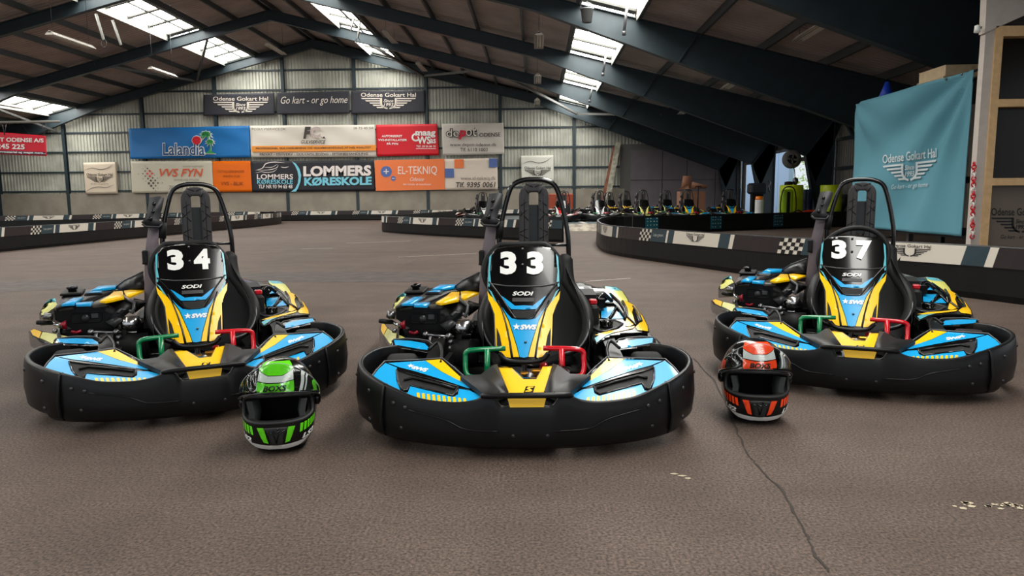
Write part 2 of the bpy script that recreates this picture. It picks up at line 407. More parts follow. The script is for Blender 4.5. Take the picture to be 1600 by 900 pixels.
# outside the gate: pale neighbouring wall, hedge
o = MB().box(14.6, 14.9, 41.6, 52, 0, 6.5).box(14.58, 14.62, 43.4, 43.5, 0, 6.5).build('outside_wall', mat('pale_blue_render', (190, 216, 244), .8, noise=.06)); tag(o, 'pale blue outside wall seen through the open side gate', 'wall')
mb = MB()
for k in range(1500):
    c = Vector((15.2 + random.uniform(-.6, .6), random.uniform(33.0, 41.0), random.uniform(-.02, 5.6))); s = random.uniform(.08, .16)
    u = Vector((random.uniform(-1, 1), random.uniform(-1, 1), random.uniform(-1, 1))).normalized(); v = u.orthogonal().normalized()
    mb.add([c + u * s, c + v * s * .5, c - u * s, c - v * s * .5], [(0, 1, 2, 3)])
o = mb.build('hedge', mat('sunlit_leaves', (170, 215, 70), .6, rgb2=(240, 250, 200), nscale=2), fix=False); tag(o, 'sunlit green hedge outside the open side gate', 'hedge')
gr_ = MB().box(XR + .2, XR + 22, 15, 60, -.2, -.02).build('trim_1', mat('outside_ground', (150, 145, 135), .9)); tag(gr_, kind='structure')

# roof: corrugated sheets between the skylight bands
ROOF = mat('roof_sheet', (172, 159, 152), .7, noise=.12, nscale=1.0); PURL = mat('purlin_steel', (72, 77, 79), .55, .2)
FY = [1.0, 7.0, 13.0, 19.0, 25.0, 31.0]
bands = [(0, 3.0, 0), (3.0, 4.5, 1), (4.5, 12.5, 0), (12.5, 13.9, 1), (13.9, 21.95, 0)]
mb = MB()
for sg in (-1, 1):
    for a, b, sky in bands:
        if sky: continue
        Gd = [[], []]; y = -9.0
        while y < YB + .2:
            for dy, dz in ((0, 0), (.06, 0), (.1, .05), (.16, .05)):
                for k, t in enumerate((a, b)): Gd[k].append((RX + sg * t, y + dy, RZ0 - SL * t + .2 + dz))
            y += .2
        mb.grid(Gd, smooth=False)
ce = mb.build('ceiling', ROOF, fix=False); tag(ce, kind='structure')
for sg in (-1, 1):
    for k, t in enumerate([.15, 1.6, 2.93, 4.6, 6.2, 7.8, 9.35, 10.9, 12.42, 14.0, 15.6, 17.2, 18.8, 20.3, 21.8]):
        X = RX + sg * t; z = RZ0 - SL * t + .2
        MB().box(X - .035, X + .035, -9, YB, z - .21, z).build('purlin', PURL, ce)
PANE = bpy.data.materials.new('daylight_pane'); PANE.use_nodes = True
nt = PANE.node_tree; nt.nodes.clear(); em = nt.nodes.new('ShaderNodeEmission'); em.inputs[0].default_value = (1.0, .985, .93, 1); em.inputs[1].default_value = SKY_PANE
ou = nt.nodes.new('ShaderNodeOutputMaterial'); nt.links.new(em.outputs[0], ou.inputs[0])
GLZ = mat('glazing_bar', (70, 70, 64), .5); LIP = mat('skylight_kerb', (150, 150, 142), .6)
wn = 0
for sg in (-1, 1):
    for (a, b) in ((3.0, 4.5), (12.5, 13.9)):
        for i, y0 in enumerate([-5.0] + FY):
            y1 = y0 + 6; wn += 1
            def sp(t, y, up=.22): return (RX + sg * t, y, RZ0 - SL * t + up)
            wo = MB().add([sp(a, y0 + .1), sp(b, y0 + .1), sp(b, y1 - .1), sp(a, y1 - .1)], [(0, 1, 2, 3)]).build('window_%d' % wn, PANE); tag(wo, kind='structure')
            fb = MB()
            for yy in (y0 + .1, y0 + 1.55, y0 + 3.0, y0 + 4.45, y1 - .1): fb.bar(sp(a, yy, .17), sp(b, yy, .17), .03, .075, up=(0, 1, 0))
            if b < 5: fb.bar(sp((a + b) / 2, y0, .19), sp((a + b) / 2, y1, .19), .045, .02)
            fb.build('glazing_bars', GLZ, wo)
            MB().bar(sp(a - .02, y0 + .1, .06), sp(a - .02, y1 - .1, .06), .012, .14).build('window_kerb', LIP, wo)
            MB().bar(sp(b + .02, y0 + .1, .06), sp(b + .02, y1 - .1, .06), .012, .14).build('window_kerb', LIP, wo)

# portal frames: tapering haunched rafters and columns
for Y in FY + [36.6]:
    mb = MB(); W = .11
    def zlo(t):      # lower edge at distance t from the ridge
        z = RZ0 - SL * t - .42
        if t > 11.3: z -= (t - 11.3) * .113
        return z
    ts = [0, 2, 4, 6, 8, 10, 11.3, 13, 15, 17, 19, 20.6]
    for sg in (-1, 1):
        up = [(RX + sg * t, RZ0 - SL * t) for t in ts] + [(RX + sg * 21.85, RZ0 - SL * 21.85)]
        lo = [(RX + sg * t, zlo(t)) for t in ts] + [(RX + sg * 21.0, zlo(20.6) - .9)]
        for (ya, yb) in ((Y - .006, Y + .006),):
            vs = [(x, ya, z) for x, z in up] + [(x, ya, z) for x, z in lo] + [(x, yb, z) for x, z in up] + [(x, yb, z) for x, z in lo]
            n = len(up); fs = []
            for i in range(n - 1): fs += [(i, i + 1, n + i + 1, n + i), (2 * n + i, 3 * n + i, 3 * n + i + 1, 2 * n + i + 1)]
            mb.add(vs, fs)
        for chain in (up, lo[:-1]):      # flanges
            for (xa, za), (xb, zb) in zip(chain, chain[1:]):
                mb.hexa([(xa, Y - W, za - .012), (xb, Y - W, zb - .012), (xa, Y + W, za - .012), (xb, Y + W, zb - .012), (xa, Y - W, za + .006), (xb, Y - W, zb + .006), (xa, Y + W, za + .006), (xb, Y + W, zb + .006)])
        # column, widening upward
        xo = RX + sg * 21.55; xi = RX + sg * 20.6; xi0 = RX + sg * 21.1; zt = zlo(20.6); zo = RZ0 - SL * 21.55
        mb.add([(xi, Y - .006, zt), (xo, Y - .006, zo), (xo, Y - .006, 0), (xi0, Y - .006, 0), (xi, Y + .006, zt), (xo, Y + .006, zo), (xo, Y + .006, 0), (xi0, Y + .006, 0)], [(0, 1, 2, 3), (7, 6, 5, 4)])
        for (xa, za), (xb, zb) in (((xi, zt), (xi0, 0)), ((xo, zo), (xo, 0)), ((xi, zt), (xo, zo))):
            mb.bar((xa, Y, za), (xb, Y, zb), W, .012, up=(1, 0, 0))
        for t in (15, ):  # web stiffener
            mb.bar((RX + sg * t, Y - .02, zlo(t)), (RX + sg * (t + .5), Y - .02, RZ0 - SL * (t + .5)), .02, .06, up=(0, 1, 0))
    mb.build('roof_frame', STEELD, ce)
# wind bracing in the end bay
for a, b in (((-19.2, 31, ztop(-19.2) - .1), (-17.3, 36.5, ztop(-17.3) - .45)), ((-14.0, 31, ztop(-14) - .1), (-17.3, 36.5, ztop(-17.3) - .45)),
             ((-1.2, 31, ztop(-1.2) - .35), (2.1, 36.4, ztop(2.1) - .45)), ((5.4, 31, ztop(5.4) - .35), (2.1, 36.4, ztop(2.1) - .45)),
             ((-24.8, 31, ztop(-24.8) - .1), (-24.8, 36.4, 4.7)), ((-8.0, 31, ztop(-8) - .1), (-5.6, 36.4, ztop(-5.6) - .45)), ((-2.2, 31, ztop(-2.2) - .3), (-5.6, 36.4, ztop(-5.6) - .45))):
    MB().bar(a, b, .05, .05).build('roof_brace', mat('brace_grey', (88, 88, 86), .5, .2), ce)

# fluorescent lamps (unlit), each hanging by two wires
LAMPW = mat('lamp_housing', (188, 182, 170), .5); TUBEW = mat('lamp_tube', (225, 222, 212), .3)
def lamp(X, Y0, Ln, z, label):
    r = empty('ceiling_lamp', (X, Y0, z)); tag(r, label, 'lamp', 'fluorescent lamps under the roof')
    MB().hexa([(-.05, 0, .06), (.05, 0, .06), (-.05, Ln, .06), (.05, Ln, .06), (-.03, 0, .11), (.03, 0, .11), (-.03, Ln, .11), (.03, Ln, .11)]).build('housing', LAMPW, r)
    MB().hexa([(-.14, 0, .0), (-.135, 0, .0), (-.14, Ln, 0), (-.135, Ln, 0), (-.05, 0, .085), (-.045, 0, .085), (-.05, Ln, .085), (-.045, Ln, .085)]).hexa(
        [(.135, 0, .0), (.14, 0, .0), (.135, Ln, 0), (.14, Ln, 0), (.045, 0, .085), (.05, 0, .085), (.045, Ln, .085), (.05, Ln, .085)]).add(
        [(-.14, 0, 0), (-.05, 0, .09), (.05, 0, .09), (.14, 0, 0)], [(0, 1, 2, 3)]).add([(-.14, Ln, 0), (-.05, Ln, .09), (.05, Ln, .09), (.14, Ln, 0)], [(0, 1, 2, 3)]).build('reflector', LAMPW, r)
    for sx in (-.04, .04): MB().tube([(sx, .03, .035), (sx, Ln - .03, .035)], .016, 8).build('tube', TUBEW, r)
    h = ztop(X) + .15 - z
    for yy in (.15, Ln - .15): MB().tube([(0, yy, .1), (0, yy, h)], .006, 5).build('wire', GREYM, r)
lamp(-13.45, 19.8, 1.9, 5.62, 'white tube lamp below the big left skylight, beside its opener arms'); lamp(-15.4, 28.6, 1.9, 6.3, 'white tube lamp left of the small skylight above the gable wall')
lamp(-24.0, 31.2, 1.9, 5.4, 'white tube lamp at far left beside the low skylight'); lamp(.12, 20.3, 1.8, 5.5, 'white tube lamp seen end-on left of the largest square skylight')
lamp(.1, 26.8, 1.8, 5.5, 'white tube lamp seen end-on left of the middle square skylight'); lamp(.1, 33.2, 1.8, 5.5, 'white tube lamp seen end-on nearest the gable wall right side')
lamp(6.0, 15.0, 1.9, 4.5, 'large white tube lamp at upper right, above the teal banner'); lamp(5.9, 21.2, 1.6, 4.33, 'small white tube lamp between the deep rafters at right')
lamp(5.8, 27.4, 1.6, 4.3, 'tiny white tube lamp just above the farthest right rafter'); lamp(-5.7, 27.6, 2.0, 7.35, 'white tube lamp right of the steep skylight with hanging arms')
lamp(-5.3, 32.8, 2.0, 7.15, 'white tube lamp against the gable rafter right of the ridge'); lamp(-11.9, 32.0, 2.2, 7.9, 'white tube lamp just under the roof ridge near the gable')
lamp(-11.2, 21.5, 1.2, 8.3, 'white tube lamp at the top edge under the roof ridge')
# white opener arms of the skylights
ARM = mat('white_arm', (215, 215, 208), .4)
def opener(pts, label):
    r = empty('skylight_opener', pts[0][0]); tag(r, label, 'window opener', 'skylight opener arms'); o = Vector(pts[0][0])
    for a, b in pts: MB().tube([Vector(a) - o, Vector(b) - o], .04, 8).build('arm', ARM, r)
    a, b = pts[0]; c = Vector(b) - o; MB().tube([c + Vector((.08 * math.cos(t), 0, -.1 + .12 * math.sin(t))) for t in [k * math.pi / 6 for k in range(12)]], .012, 6, closed=True).build('cord_loop', GREYM, r)
def P3(px, py, Y): return tuple(onY(px, py, Y))
opener([(P3(150, 22, 20.3), P3(162, 62, 20.3)), (P3(176, 32, 21.2), P3(189, 70, 21.2))], 'white opener arms hanging from the large left skylight')
opener([(P3(563, 30, 28.0), P3(559, 60, 28.0)), (P3(553, 28, 27.4), P3(548, 48, 27.4))], 'white opener arms hanging from the steep skylight right of the ridge')
for (px, py, Y, py2, l) in ((975, 8, 18.7, 50, 'grey pull rod at the right edge of the nearest right skylight'), (942, 85, 24.7, 115, 'grey pull rod at the right edge of the middle right skylight'), (921, 135, 30.7, 157, 'grey pull rod at the right edge of the farthest right skylight')):
    a = onY(px + 5, py, Y - .3); b = onY(px, py2, Y - .3); r = empty('pull_rod', a); tag(r, l, 'rod', 'pull rods of the right skylights'); MB().tube([(0, 0, 0), b - a], .035, 8).build('rod', GREYM, r)
    MB().lathe([(.05, -.08), (.05, .02), (0, .03)], b - a, 'z', 10).build('handle', GREYM, r)
# bucket
bq = onY(917, 35, 18.5); r = empty('bucket', bq); tag(r, 'grey bucket hanging from a rafter beside the nearest right skylight', 'bucket')
MB().lathe([(.12, 0), (.16, .3), (.175, .3), (.175, .33), (.15, .33), (.11, .02), (0, .02)], (0, 0, 0), 'z', 24).build('body', mat('bucket_grey', (96, 98, 98), .5), r)
MB().tube([(.17 * math.cos(R(a)), 0, .32 + .17 * math.sin(R(a))) for a in range(0, 181, 20)], .006, 5).build('handle', STEEL, r)
MB().tube([(0, 0, .49), (0, 0, ztop(bq.x) - bq.z)], .005, 5).build('hook_wire', STEEL, r)
# ------------------------------------------------------------------ printed banners and boards
def flatmat(n, rgb, r=.6): return mat(n, rgb, r)
class Print:
    """flat graphics given in photo pixels, laid on an upright plane; surf(px,py)->point, nrm towards the hall"""
    def __init__(s, surf, nrm): s.surf = surf; s.n = Vector(nrm); s.lay = 0
    def polys(s, items, m, name, parent, lift=None):
        s.lay += 1; off = s.n * (lift if lift is not None else .012 * s.lay); mb = MB()
        for vs, fs in items: mb.add([s.surf(x, y) + off for x, y in vs], fs)
        return mb.build(name, m, parent, fix=False)
def T2(t, x0, y0, x1, y1, skew=0.0, **k):
    vs, fs, _ = text2d(t, **k); return ([(x0 + (x1 - x0) * x, y0 + (y1 - y0) * (1 - y) + skew * x) for x, y in vs], fs)
def R2(x0, y0, x1, y1, sk=0.0): return ([(x0, y0), (x1, y0), (x1, y1), (x0, y1)], [(0, 1, 2, 3)])
def PG(pts): v, f = tri2d(pts); return (v, f)
def cloth(name, q, Y, m, label, group=None, th=.02, wave=.04, depth=None):
    """banner with px corners q (tl,tr,br,bl) at distance Y"""
    P = [onY(a, b, Y) for a, b in q]; nx, nz = 40, 12; G = []
    ph = random.uniform(0, 6)
    for j in range(nz + 1):
        row = []
        for i in range(nx + 1):
            u = i / nx; v = j / nz; p = (P[0] * (1 - u) + P[1] * u) * (1 - v) + (P[3] * (1 - u) + P[2] * u) * v
            wv = wave * (math.sin(9 * u + 5 * v + ph) * .5 + .6 * math.sin(17 * (u - v * .5) + ph * 2) * (1 - v)) if wave else 0
            row.append((p.x, p.y - wave - wv, p.z))
        G.append(row)
    mb = MB(); vs = [p for r in G for p in r]; fs = []
    nc = nx + 1
    for j in range(nz):
        for i in range(nx): fs.append((j * nc + i, (j + 1) * nc + i, (j + 1) * nc + i + 1, j * nc + i + 1))
    mb.shell(vs, fs, (0, th, 0)); o = mb.build(name, m); tag(o, label, 'banner' if 'board' not in name else 'sign', group)
    return o, Print(lambda x, y: onY(x, y, Y - wave * 2.4 - .015), (0, -1, 0))
YW = YB - .22
DKP = flatmat('dark_print', (44, 44, 50)); WP = flatmat('white_cloth', (226, 218, 206), .7); GP = flatmat('grey_print', (110, 106, 104)); BKP = flatmat('black_print', (30, 28, 28))
DKC = flatmat('dark_cloth', (48, 48, 56), .7)
for (q, lab) in (([(318, 148), (429, 145), (429, 179), (318, 181)], 'dark winged emblem banner high on the gable wall, left of the slogan banner'),
                 ([(549, 142), (664, 141), (664, 176), (549, 178)], 'dark winged emblem banner high on the gable wall, right of the slogan banner')):
    o, p = cloth('wall_banner', q, YW, DKC, lab, 'emblem banners on the gable wall', wave=.008)
    x0 = q[0][0] + 15; p.polys(wing_logo((x0, q[0][1] + 3, x0 + 86, q[0][1] + 30), bottom=None), WP, 'emblem', o)
o, p = cloth('wall_banner', [(433, 145), (546, 142), (546, 177), (433, 179)], YW, DKC, 'dark banner reading Go kart - or go home between two emblem banners', wave=.008)
p.polys([T2('Go kart - or go home', 439, 151, 543, 165.5, -1, shear=.28)], WP, 'lettering', o)
# blue banner with palms
o, p = cloth('wall_banner', [(202, 201), (390, 196.5), (392, 246), (204, 248.5)], YW, flatmat('banner_blue', (18, 112, 182), .55), 'bright blue banner with palm trees and a red ball, upper left row')
PX = lambda L: [(190 + a / 7.2, 185 + b / 7.2) for a, b in L]
def palm(cx, cy, s):
    out = []
    for a in (165, 200, 235, 270, 305, 340, 15, 125, 55):
        c, sn = math.cos(R(a)), math.sin(R(a)); L_ = []
        for k in range(7): t = k / 6; L_.append((t, .17 * math.sin(math.pi * min(1, t + .12))))
        out.append(PG([(cx + c * s * t - sn * s * w_, cy + sn * s * .8 * t + c * s * w_ + .3 * s * t * t) for t, w_ in L_] + [(cx + c * s * t + sn * s * w_, cy + sn * s * .8 * t - c * s * w_ + .3 * s * t * t) for t, w_ in L_[::-1]]))
    return out
def halo(items, k, cx, cy): return [([(cx + (x - cx) * k, cy + (y - cy) * k) for x, y in v], f) for v, f in items]
g1 = palm(322, 209.5, 10.5); g2 = palm(328.5, 221, 7.5)
g3 = [PG(PX([(990, 285), (1000, 285), (1012, 330), (1010, 365), (1060, 395), (945, 395), (985, 365), (1000, 330)]))]
p.polys([T2('Lalandia', 254, 223, 321, 243.5, bold=.055)] + [PG(ell(307.5, 219.3, 7.9, 7.6))] + halo(g1, 1.22, 322, 209) + halo(g2, 1.25, 328.5, 221) + halo(g3, 1.15, 329, 232), WHITE, 'lettering', o)
p.polys([T2('Lalandia', 255.2, 224, 319.8, 242.6, bold=.012)], flatmat('deep_blue', (8, 76, 128)), 'lettering', o)
p.polys([PG(ell(307.5, 219.3, 6.9, 6.6))], flatmat('ball_red', (206, 12, 40)), 'emblem', o); p.polys(g1 + g2 + g3, flatmat('palm_green', (52, 150, 78)), 'emblem', o)
# floor service
PX = lambda L: [(385 + a / 7.2, 185 + b / 7.2) for a, b in L]
o, p = cloth('wall_banner', [(391, 196.5), (586, 195), (588, 245), (393, 246)], YW, WP, 'white banner with an orange stripe and small grey letters, upper row')
p.polys([([*PX([(60, 312), (1455, 298), (1460, 362), (62, 378)])], [(0, 1, 2, 3)])], flatmat('stripe_orange', (240, 150, 52)), 'stripe', o)
p.polys([T2('FCGULVSERVICE.DK', 394, 200, 447, 203.5), T2('28 75 45 54', 552, 198.5, 583, 202), T2('GULVSERVICE', 470.5, 219, 509, 224.5, shear=.3, bold=.02),
         T2('PROFESSIONEL GULVAFSLIBNING OG GULVBEHANDLING AF HØJ KVALITET', 400, 230.5, 580, 234.2, -1.5, bold=.02), T2('PRIVAT - ERHVERV - GULVAFSLIBNING - EFTERBEHANDLING', 406, 239.5, 575, 243, -1, bold=.02),
         T2('F', 474, 198, 486, 217, shear=.2, bold=.06), PG([(500, 211), (504, 216), (509, 217), (506.5, 213), (503, 216)])], flatmat('dark_letters', (60, 54, 50)), 'lettering', o)
p.polys([T2('C', 485.5, 198, 501, 216, bold=.06)], flatmat('greyish_pink', (192, 176, 172)), 'lettering', o)
o, p = cloth('wall_banner', [(587.5, 195), (683, 193.5), (686, 242.5), (589, 244.5)], YW, flatmat('banner_red', (214, 8, 32), .5), 'red banner with white letters, upper row between two white banners', wave=.006)
PX = lambda L: [(580 + a / 7.2, 185 + b / 7.2) for a, b in L]
p.polys([T2('AUTORISERET', 596.5, 211, 628.5, 214.5, bold=.03), T2('VVS-INSTALLATØR', 591, 217, 636, 220.5, bold=.03), T2('PÅ FYN', 604.5, 222.2, 622, 226.4, bold=.03), T2('maag', 649, 205, 680.5, 215, bold=.03),
         T2('WS', 652, 213, 673, 225, bold=.03), T2('TLF. 20 26 66 15', 650.5, 227, 680.5, 230, bold=.02), R2(650, 231.8, 681, 232.6)] + [PG(ell(648, 214.5, 5, 6, 14, 40, 320) + ell(648, 214.5, 3, 4, 14, 320, 40)[::1]) if False else T2('C', 643, 208, 654, 221, bold=.03), T2('as', 672, 217, 681, 224, bold=.02)], WHITE, 'lettering', o)
o, p = cloth('wall_banner', [(690.5, 193.5), (787, 192), (788, 241), (692, 243)], YW, flatmat('offwhite_cloth', (214, 206, 196), .7), 'off-white banner reading depot with a red p, right end of upper row')
p.polys([T2('de', 696.5, 200.5, 718, 214.5, bold=.07), T2('ot', 727, 199, 745.5, 213.5, bold=.07), T2('ODENSE', 749, 208, 782, 214, -1, bold=.01), T2('www.depot-odense.dk', 703, 223.5, 776, 230), T2('Tlf. 6110 1003', 719, 231, 762, 236.5)], BKP, 'lettering', o)
p.polys([T2('de', 697.6, 201.6, 717, 213.6, bold=.0), T2('ot', 728, 200.2, 744.6, 212.6, bold=.0)], WP, 'lettering', o)
p.polys([T2('p', 716.5, 203.5, 728.5, 218, bold=.05, shear=.15)], flatmat('letter_red', (200, 20, 50)), 'lettering', o)
# lower row
PX = lambda L: [(190 + a / 7.2, 185 + b / 7.2) for a, b in L]
o, p = cloth('wall_board', [(204, 252), (331, 251.5), (333.5, 300), (206, 302)], YW, flatmat('cream_board', (206, 200, 180), .5), 'cream board with red and black dots and orange letters, left end of lower row', wave=0)
dots = [(268, 535, 4), (240, 565, 4), (292, 563, 9), (266, 592, 8), (190, 625, 4), (240, 622, 7), (375, 640, 4), (404, 670, 5), (458, 725, 5), (245, 680, 5), (268, 650, 8), (298, 678, 9), (352, 670, 9), (275, 708, 5), (380, 698, 10), (330, 700, 12), (308, 730, 14), (358, 728, 13), (410, 727, 9), (334, 758, 13), (384, 757, 9), (360, 787, 9), (410, 785, 4), (384, 815, 6)]
reds = [(318, 592, 13), (292, 622, 13), (344, 620, 13), (320, 650, 13)]
p.polys([PG(ell(190 + a / 7.2, 185 + b / 7.2, c / 7.2, c / 7.2, 8)) for a, b, c in dots], flatmat('dot_grey', (74, 66, 64)), 'dots', o)
p.polys([PG(ell(190 + a / 7.2, 185 + b / 7.2, c / 7.2, c / 7.2, 8)) for a, b, c in reds], flatmat('dot_red', (214, 74, 74)), 'dots', o)
p.polys([T2('VVS FYN', 249.5, 263.5, 318, 276, bold=.02, shear=.25)], flatmat('orange_red', (214, 92, 56)), 'lettering', o)
p.polys([T2('WWW.VVS-FYN.DK', 272, 279.5, 312, 283), T2('70 25 23 55', 264.5, 290, 311.5, 296), T2('GODKENDT & AUTORISERET', 286, 259, 319, 261)], flatmat('thin_grey', (120, 116, 110)), 'lettering', o)
o, p = cloth('wall_board', [(331.5, 252), (391, 251.5), (394, 299.5), (333.5, 300)], YW, flatmat('orange_board', (240, 112, 10), .25), 'plain orange board lettered VVS - BLIK, lower row', wave=0)
p.polys([T2('TOTALLØSNINGER', 340, 266, 382, 270), T2('INDEN FOR', 349, 273.5, 375.5, 277), T2('VVS - BLIK', 345, 284, 380.5, 289.5, bold=.01)], flatmat('brown_letters', (140, 66, 20)), 'lettering', o)
PX = lambda L: [(385 + a / 7.2, 185 + b / 7.2) for a, b in L]
o, p = cloth('wall_banner', [(391.5, 252), (584, 250), (586.5, 298), (394, 300)], YW, flatmat('black_cloth', (34, 34, 42), .6), 'black driving school banner with a car outline and pale blue arc, lower row', wave=.008)
def arcp(pts, w_):
    P_ = catmull([(a, b, 0) for a, b in pts], 5); out = []
    L = [];  Rr = []
    for i, q_ in enumerate(P_):
        t = (P_[min(i + 1, len(P_) - 1)] - P_[max(i - 1, 0)]).normalized(); ww = w_ * (1 - .8 * abs(2 * i / (len(P_) - 1) - 1) ** 3); L.append((q_.x - t.y * ww, q_.y + t.x * ww)); Rr.append((q_.x + t.y * ww, q_.y - t.x * ww))
    n = len(L); return (L + Rr, [(i, i + 1, n + i + 1, n + i) for i in range(n - 1)])
p.polys([T2('LOMMERS', 474, 259.5, 580, 276, -1.5, bold=.045), T2('LOMMERS', 401.5, 272, 458, 280, bold=.02), T2('TLF NR 93 94 65 48', 404, 288.5, 457, 294.5, bold=.02),
         arcp(PX([(105, 585), (180, 560), (220, 510), (310, 492), (430, 500)]), .7), arcp(PX([(125, 585), (260, 578), (340, 555), (360, 520)]), .5), arcp(PX([(200, 550), (290, 548), (350, 515)]), .4), arcp(PX([(105, 612), (170, 600), (220, 608), (300, 600), (345, 570)]), .5), arcp(PX([(385, 545), (430, 553), (480, 543)]), .5)], flatmat('pinkish_white', (236, 226, 222)), 'lettering', o)
p.polys([T2('KØRESKOLE', 475.5, 277, 581, 290.5, -1.5, bold=.045), T2('KØRESKOLE', 402, 280.5, 458, 287.5, bold=.02), PG(PX([(512, 482), (560, 510), (600, 570), (618, 640), (610, 710), (585, 780), (560, 822), (500, 826), (550, 790), (580, 730), (588, 660), (575, 590), (550, 535)]))], flatmat('sky_letters', (126, 206, 226)), 'lettering', o)
PX = lambda L: [(580 + a / 7.2, 185 + b / 7.2) for a, b in L]
o, p = cloth('wall_banner', [(585, 250.5), (777, 247), (778, 296), (587.5, 298)], YW, flatmat('peach_cloth', (228, 212, 196), .7), 'orange and white banner with blue squares and a telephone number, lower row right end', wave=.008)
p.polys([(PX([(38, 472), (825, 455), (828, 800), (52, 815)]), [(0, 1, 2, 3)]), (PX([(935, 460), (1040, 458), (1040, 558), (937, 560)]), [(0, 1, 2, 3)])], flatmat('salmon', (242, 126, 68)), 'colour_field', o)
p.polys([PG(ell(603.6, 268.3, 8.7, 8.7)), PG(ell(614.7, 278.8, 3.9, 3.9)), (PX([(830, 565), (930, 565), (932, 665), (830, 665)]), [(0, 1, 2, 3)]), (PX([(1325, 450), (1420, 450), (1420, 550), (1327, 552)]), [(0, 1, 2, 3)])], flatmat('square_blue', (82, 108, 168)), 'colour_field', o)
p.polys([T2('EL-TEKNIQ', 622, 260, 683, 274.5, -.5, bold=.005), T2('Odense', 641, 277, 662.5, 283, shear=.3), T2('din lokale el-installatør', 630, 286.5, 674, 289.5), T2('+', 599.5, 264, 607.8, 272), R2(612.5, 278.3, 617, 279.3)], flatmat('light_letters', (244, 226, 214)), 'lettering', o)
p.polys([T2('www.el-tekniq.dk', 720, 275.5, 774.5, 283)], GP, 'lettering', o); p.polys([T2('Tlf. 9395 0061', 712.5, 284.5, 774.5, 293, -.3, bold=.02, shear=.15)], flatmat('bold_grey', (70, 66, 64)), 'lettering', o)
# square emblem boards
for (q, c, lab) in (([(130, 254), (180, 253), (182.5, 302.5), (134, 303.5)], (224, 208, 186), 'square cream emblem board on the gable wall, left of all banners'), ([(814, 243.5), (864.5, 242.5), (865.5, 283), (815, 284)], (222, 220, 208), 'square white emblem board on the gable wall, right of all banners')):
    o, p = cloth('wall_board', q, YW, flatmat('board%d' % c[2], c, .55), lab, 'square emblem boards', wave=0, th=.12)
    x0, y0 = q[0]; s = (q[1][0] - x0)
    p.polys(wing_logo((x0 + s * .11, y0 + s * .33, x0 + s * .92, y0 + s * .70)), flatmat('emblem_brown', (76, 70, 62)), 'emblem', o)
    p.polys([arcp([(x0 + s * .04 + s * u, y0 + s * v) for u, v in ((0, .24), (.25, .17), (.5, .22), (.72, .17), (.9, .05))], .45), arcp([(x0 + s * .08 + s * u, y0 + s * v) for u, v in ((0, .92), (.2, .80), (.42, .76), (.65, .78), (.88, .70))], .45)], MATS['emblem_brown'], 'curved_line', o)
# hanging red sign, far left
Yh = 24.5
o, p = cloth('hanging_sign', [(-60, 202), (71, 212), (72.5, 244), (-60, 238)], Yh, flatmat('sign_red', (206, 14, 44), .5), 'red sign with white letters hanging under the roof at the far left', wave=0)
o['category'] = 'sign'
p.polys([T2('LIFT ODENSE A/S', -12, 214.5, 68.5, 221, 1.8, bold=.03), T2('70 245 225', -22, 223.5, 39, 231.5, 2.2, bold=.03), T2('Lejesalg, salg, Entreprenørmateriel og meget mere...', -60, 233.6, 71.5, 237.6, 4, bold=.03)], WHITE, 'lettering', o)
p.polys([([(-60, 233), (71, 237.5), (71, 242), (-60, 237.5)], [(0, 1, 2, 3)])], flatmat('sign_navy', (50, 34, 70)), 'stripe', o, lift=.004)
ra = onY(-60, 192, Yh); rb = onY(93, 190, Yh); MB().tube([ra, rb], .045, 8).build('hanging_rail', mat('rail_grey', (120, 118, 112), .5), o)
for x in (7, 69): a = onY(x, 211, Yh); MB().tube([a, (a.x - .05, a.y, ra.z)], .012, 5).tube([a, (a.x + .12, a.y, ra.z)], .012, 5).build('wire', GREYM, o)

# ------------------------------------------------------------------ track barriers
BARK = mat('barrier_black', (15, 15, 16), .42, spec=.25, noise=.25, nscale=6, bump=.25, bscale=14)
BWH = mat('barrier_white', (222, 214, 200), .35); BTE = mat('barrier_teal', (48, 66, 74), .35); BPU = mat('barrier_brown', (46, 38, 40), .35); BCK = mat('barrier_check', (24, 24, 24), .35)
BLT = mat('barrier_letters', (190, 190, 182), .4)
BH = .5; BT = .05
class Path:
    def __init__(s, pts, closed=False):
        s.P = [Vector((x, y, 0)) for x, y in pts]; s.P = catmull(s.P, 8); s.d = [0]
        for a, b in zip(s.P, s.P[1:]): s.d.append(s.d[-1] + (b - a).length)
        s.L = s.d[-1]
    def at(s, t, off=0):
        t = max(0, min(s.L, t)); i = 0
        lo, hi = 0, len(s.d) - 2
        while lo < hi:
            m_ = (lo + hi + 1) // 2
            if s.d[m_] <= t: lo = m_
            else: hi = m_ - 1
        i = lo; k = (t - s.d[i]) / max(1e-9, s.d[i + 1] - s.d[i]); p = s.P[i].lerp(s.P[i + 1], k)
        def tn(j): return (s.P[min(j + 1, len(s.P) - 1)] - s.P[max(j - 1, 0)]).normalized()
        tt = tn(i).lerp(tn(i + 1), k).normalized(); n = Vector((tt.y, -tt.x, 0)); return p + n * off, n
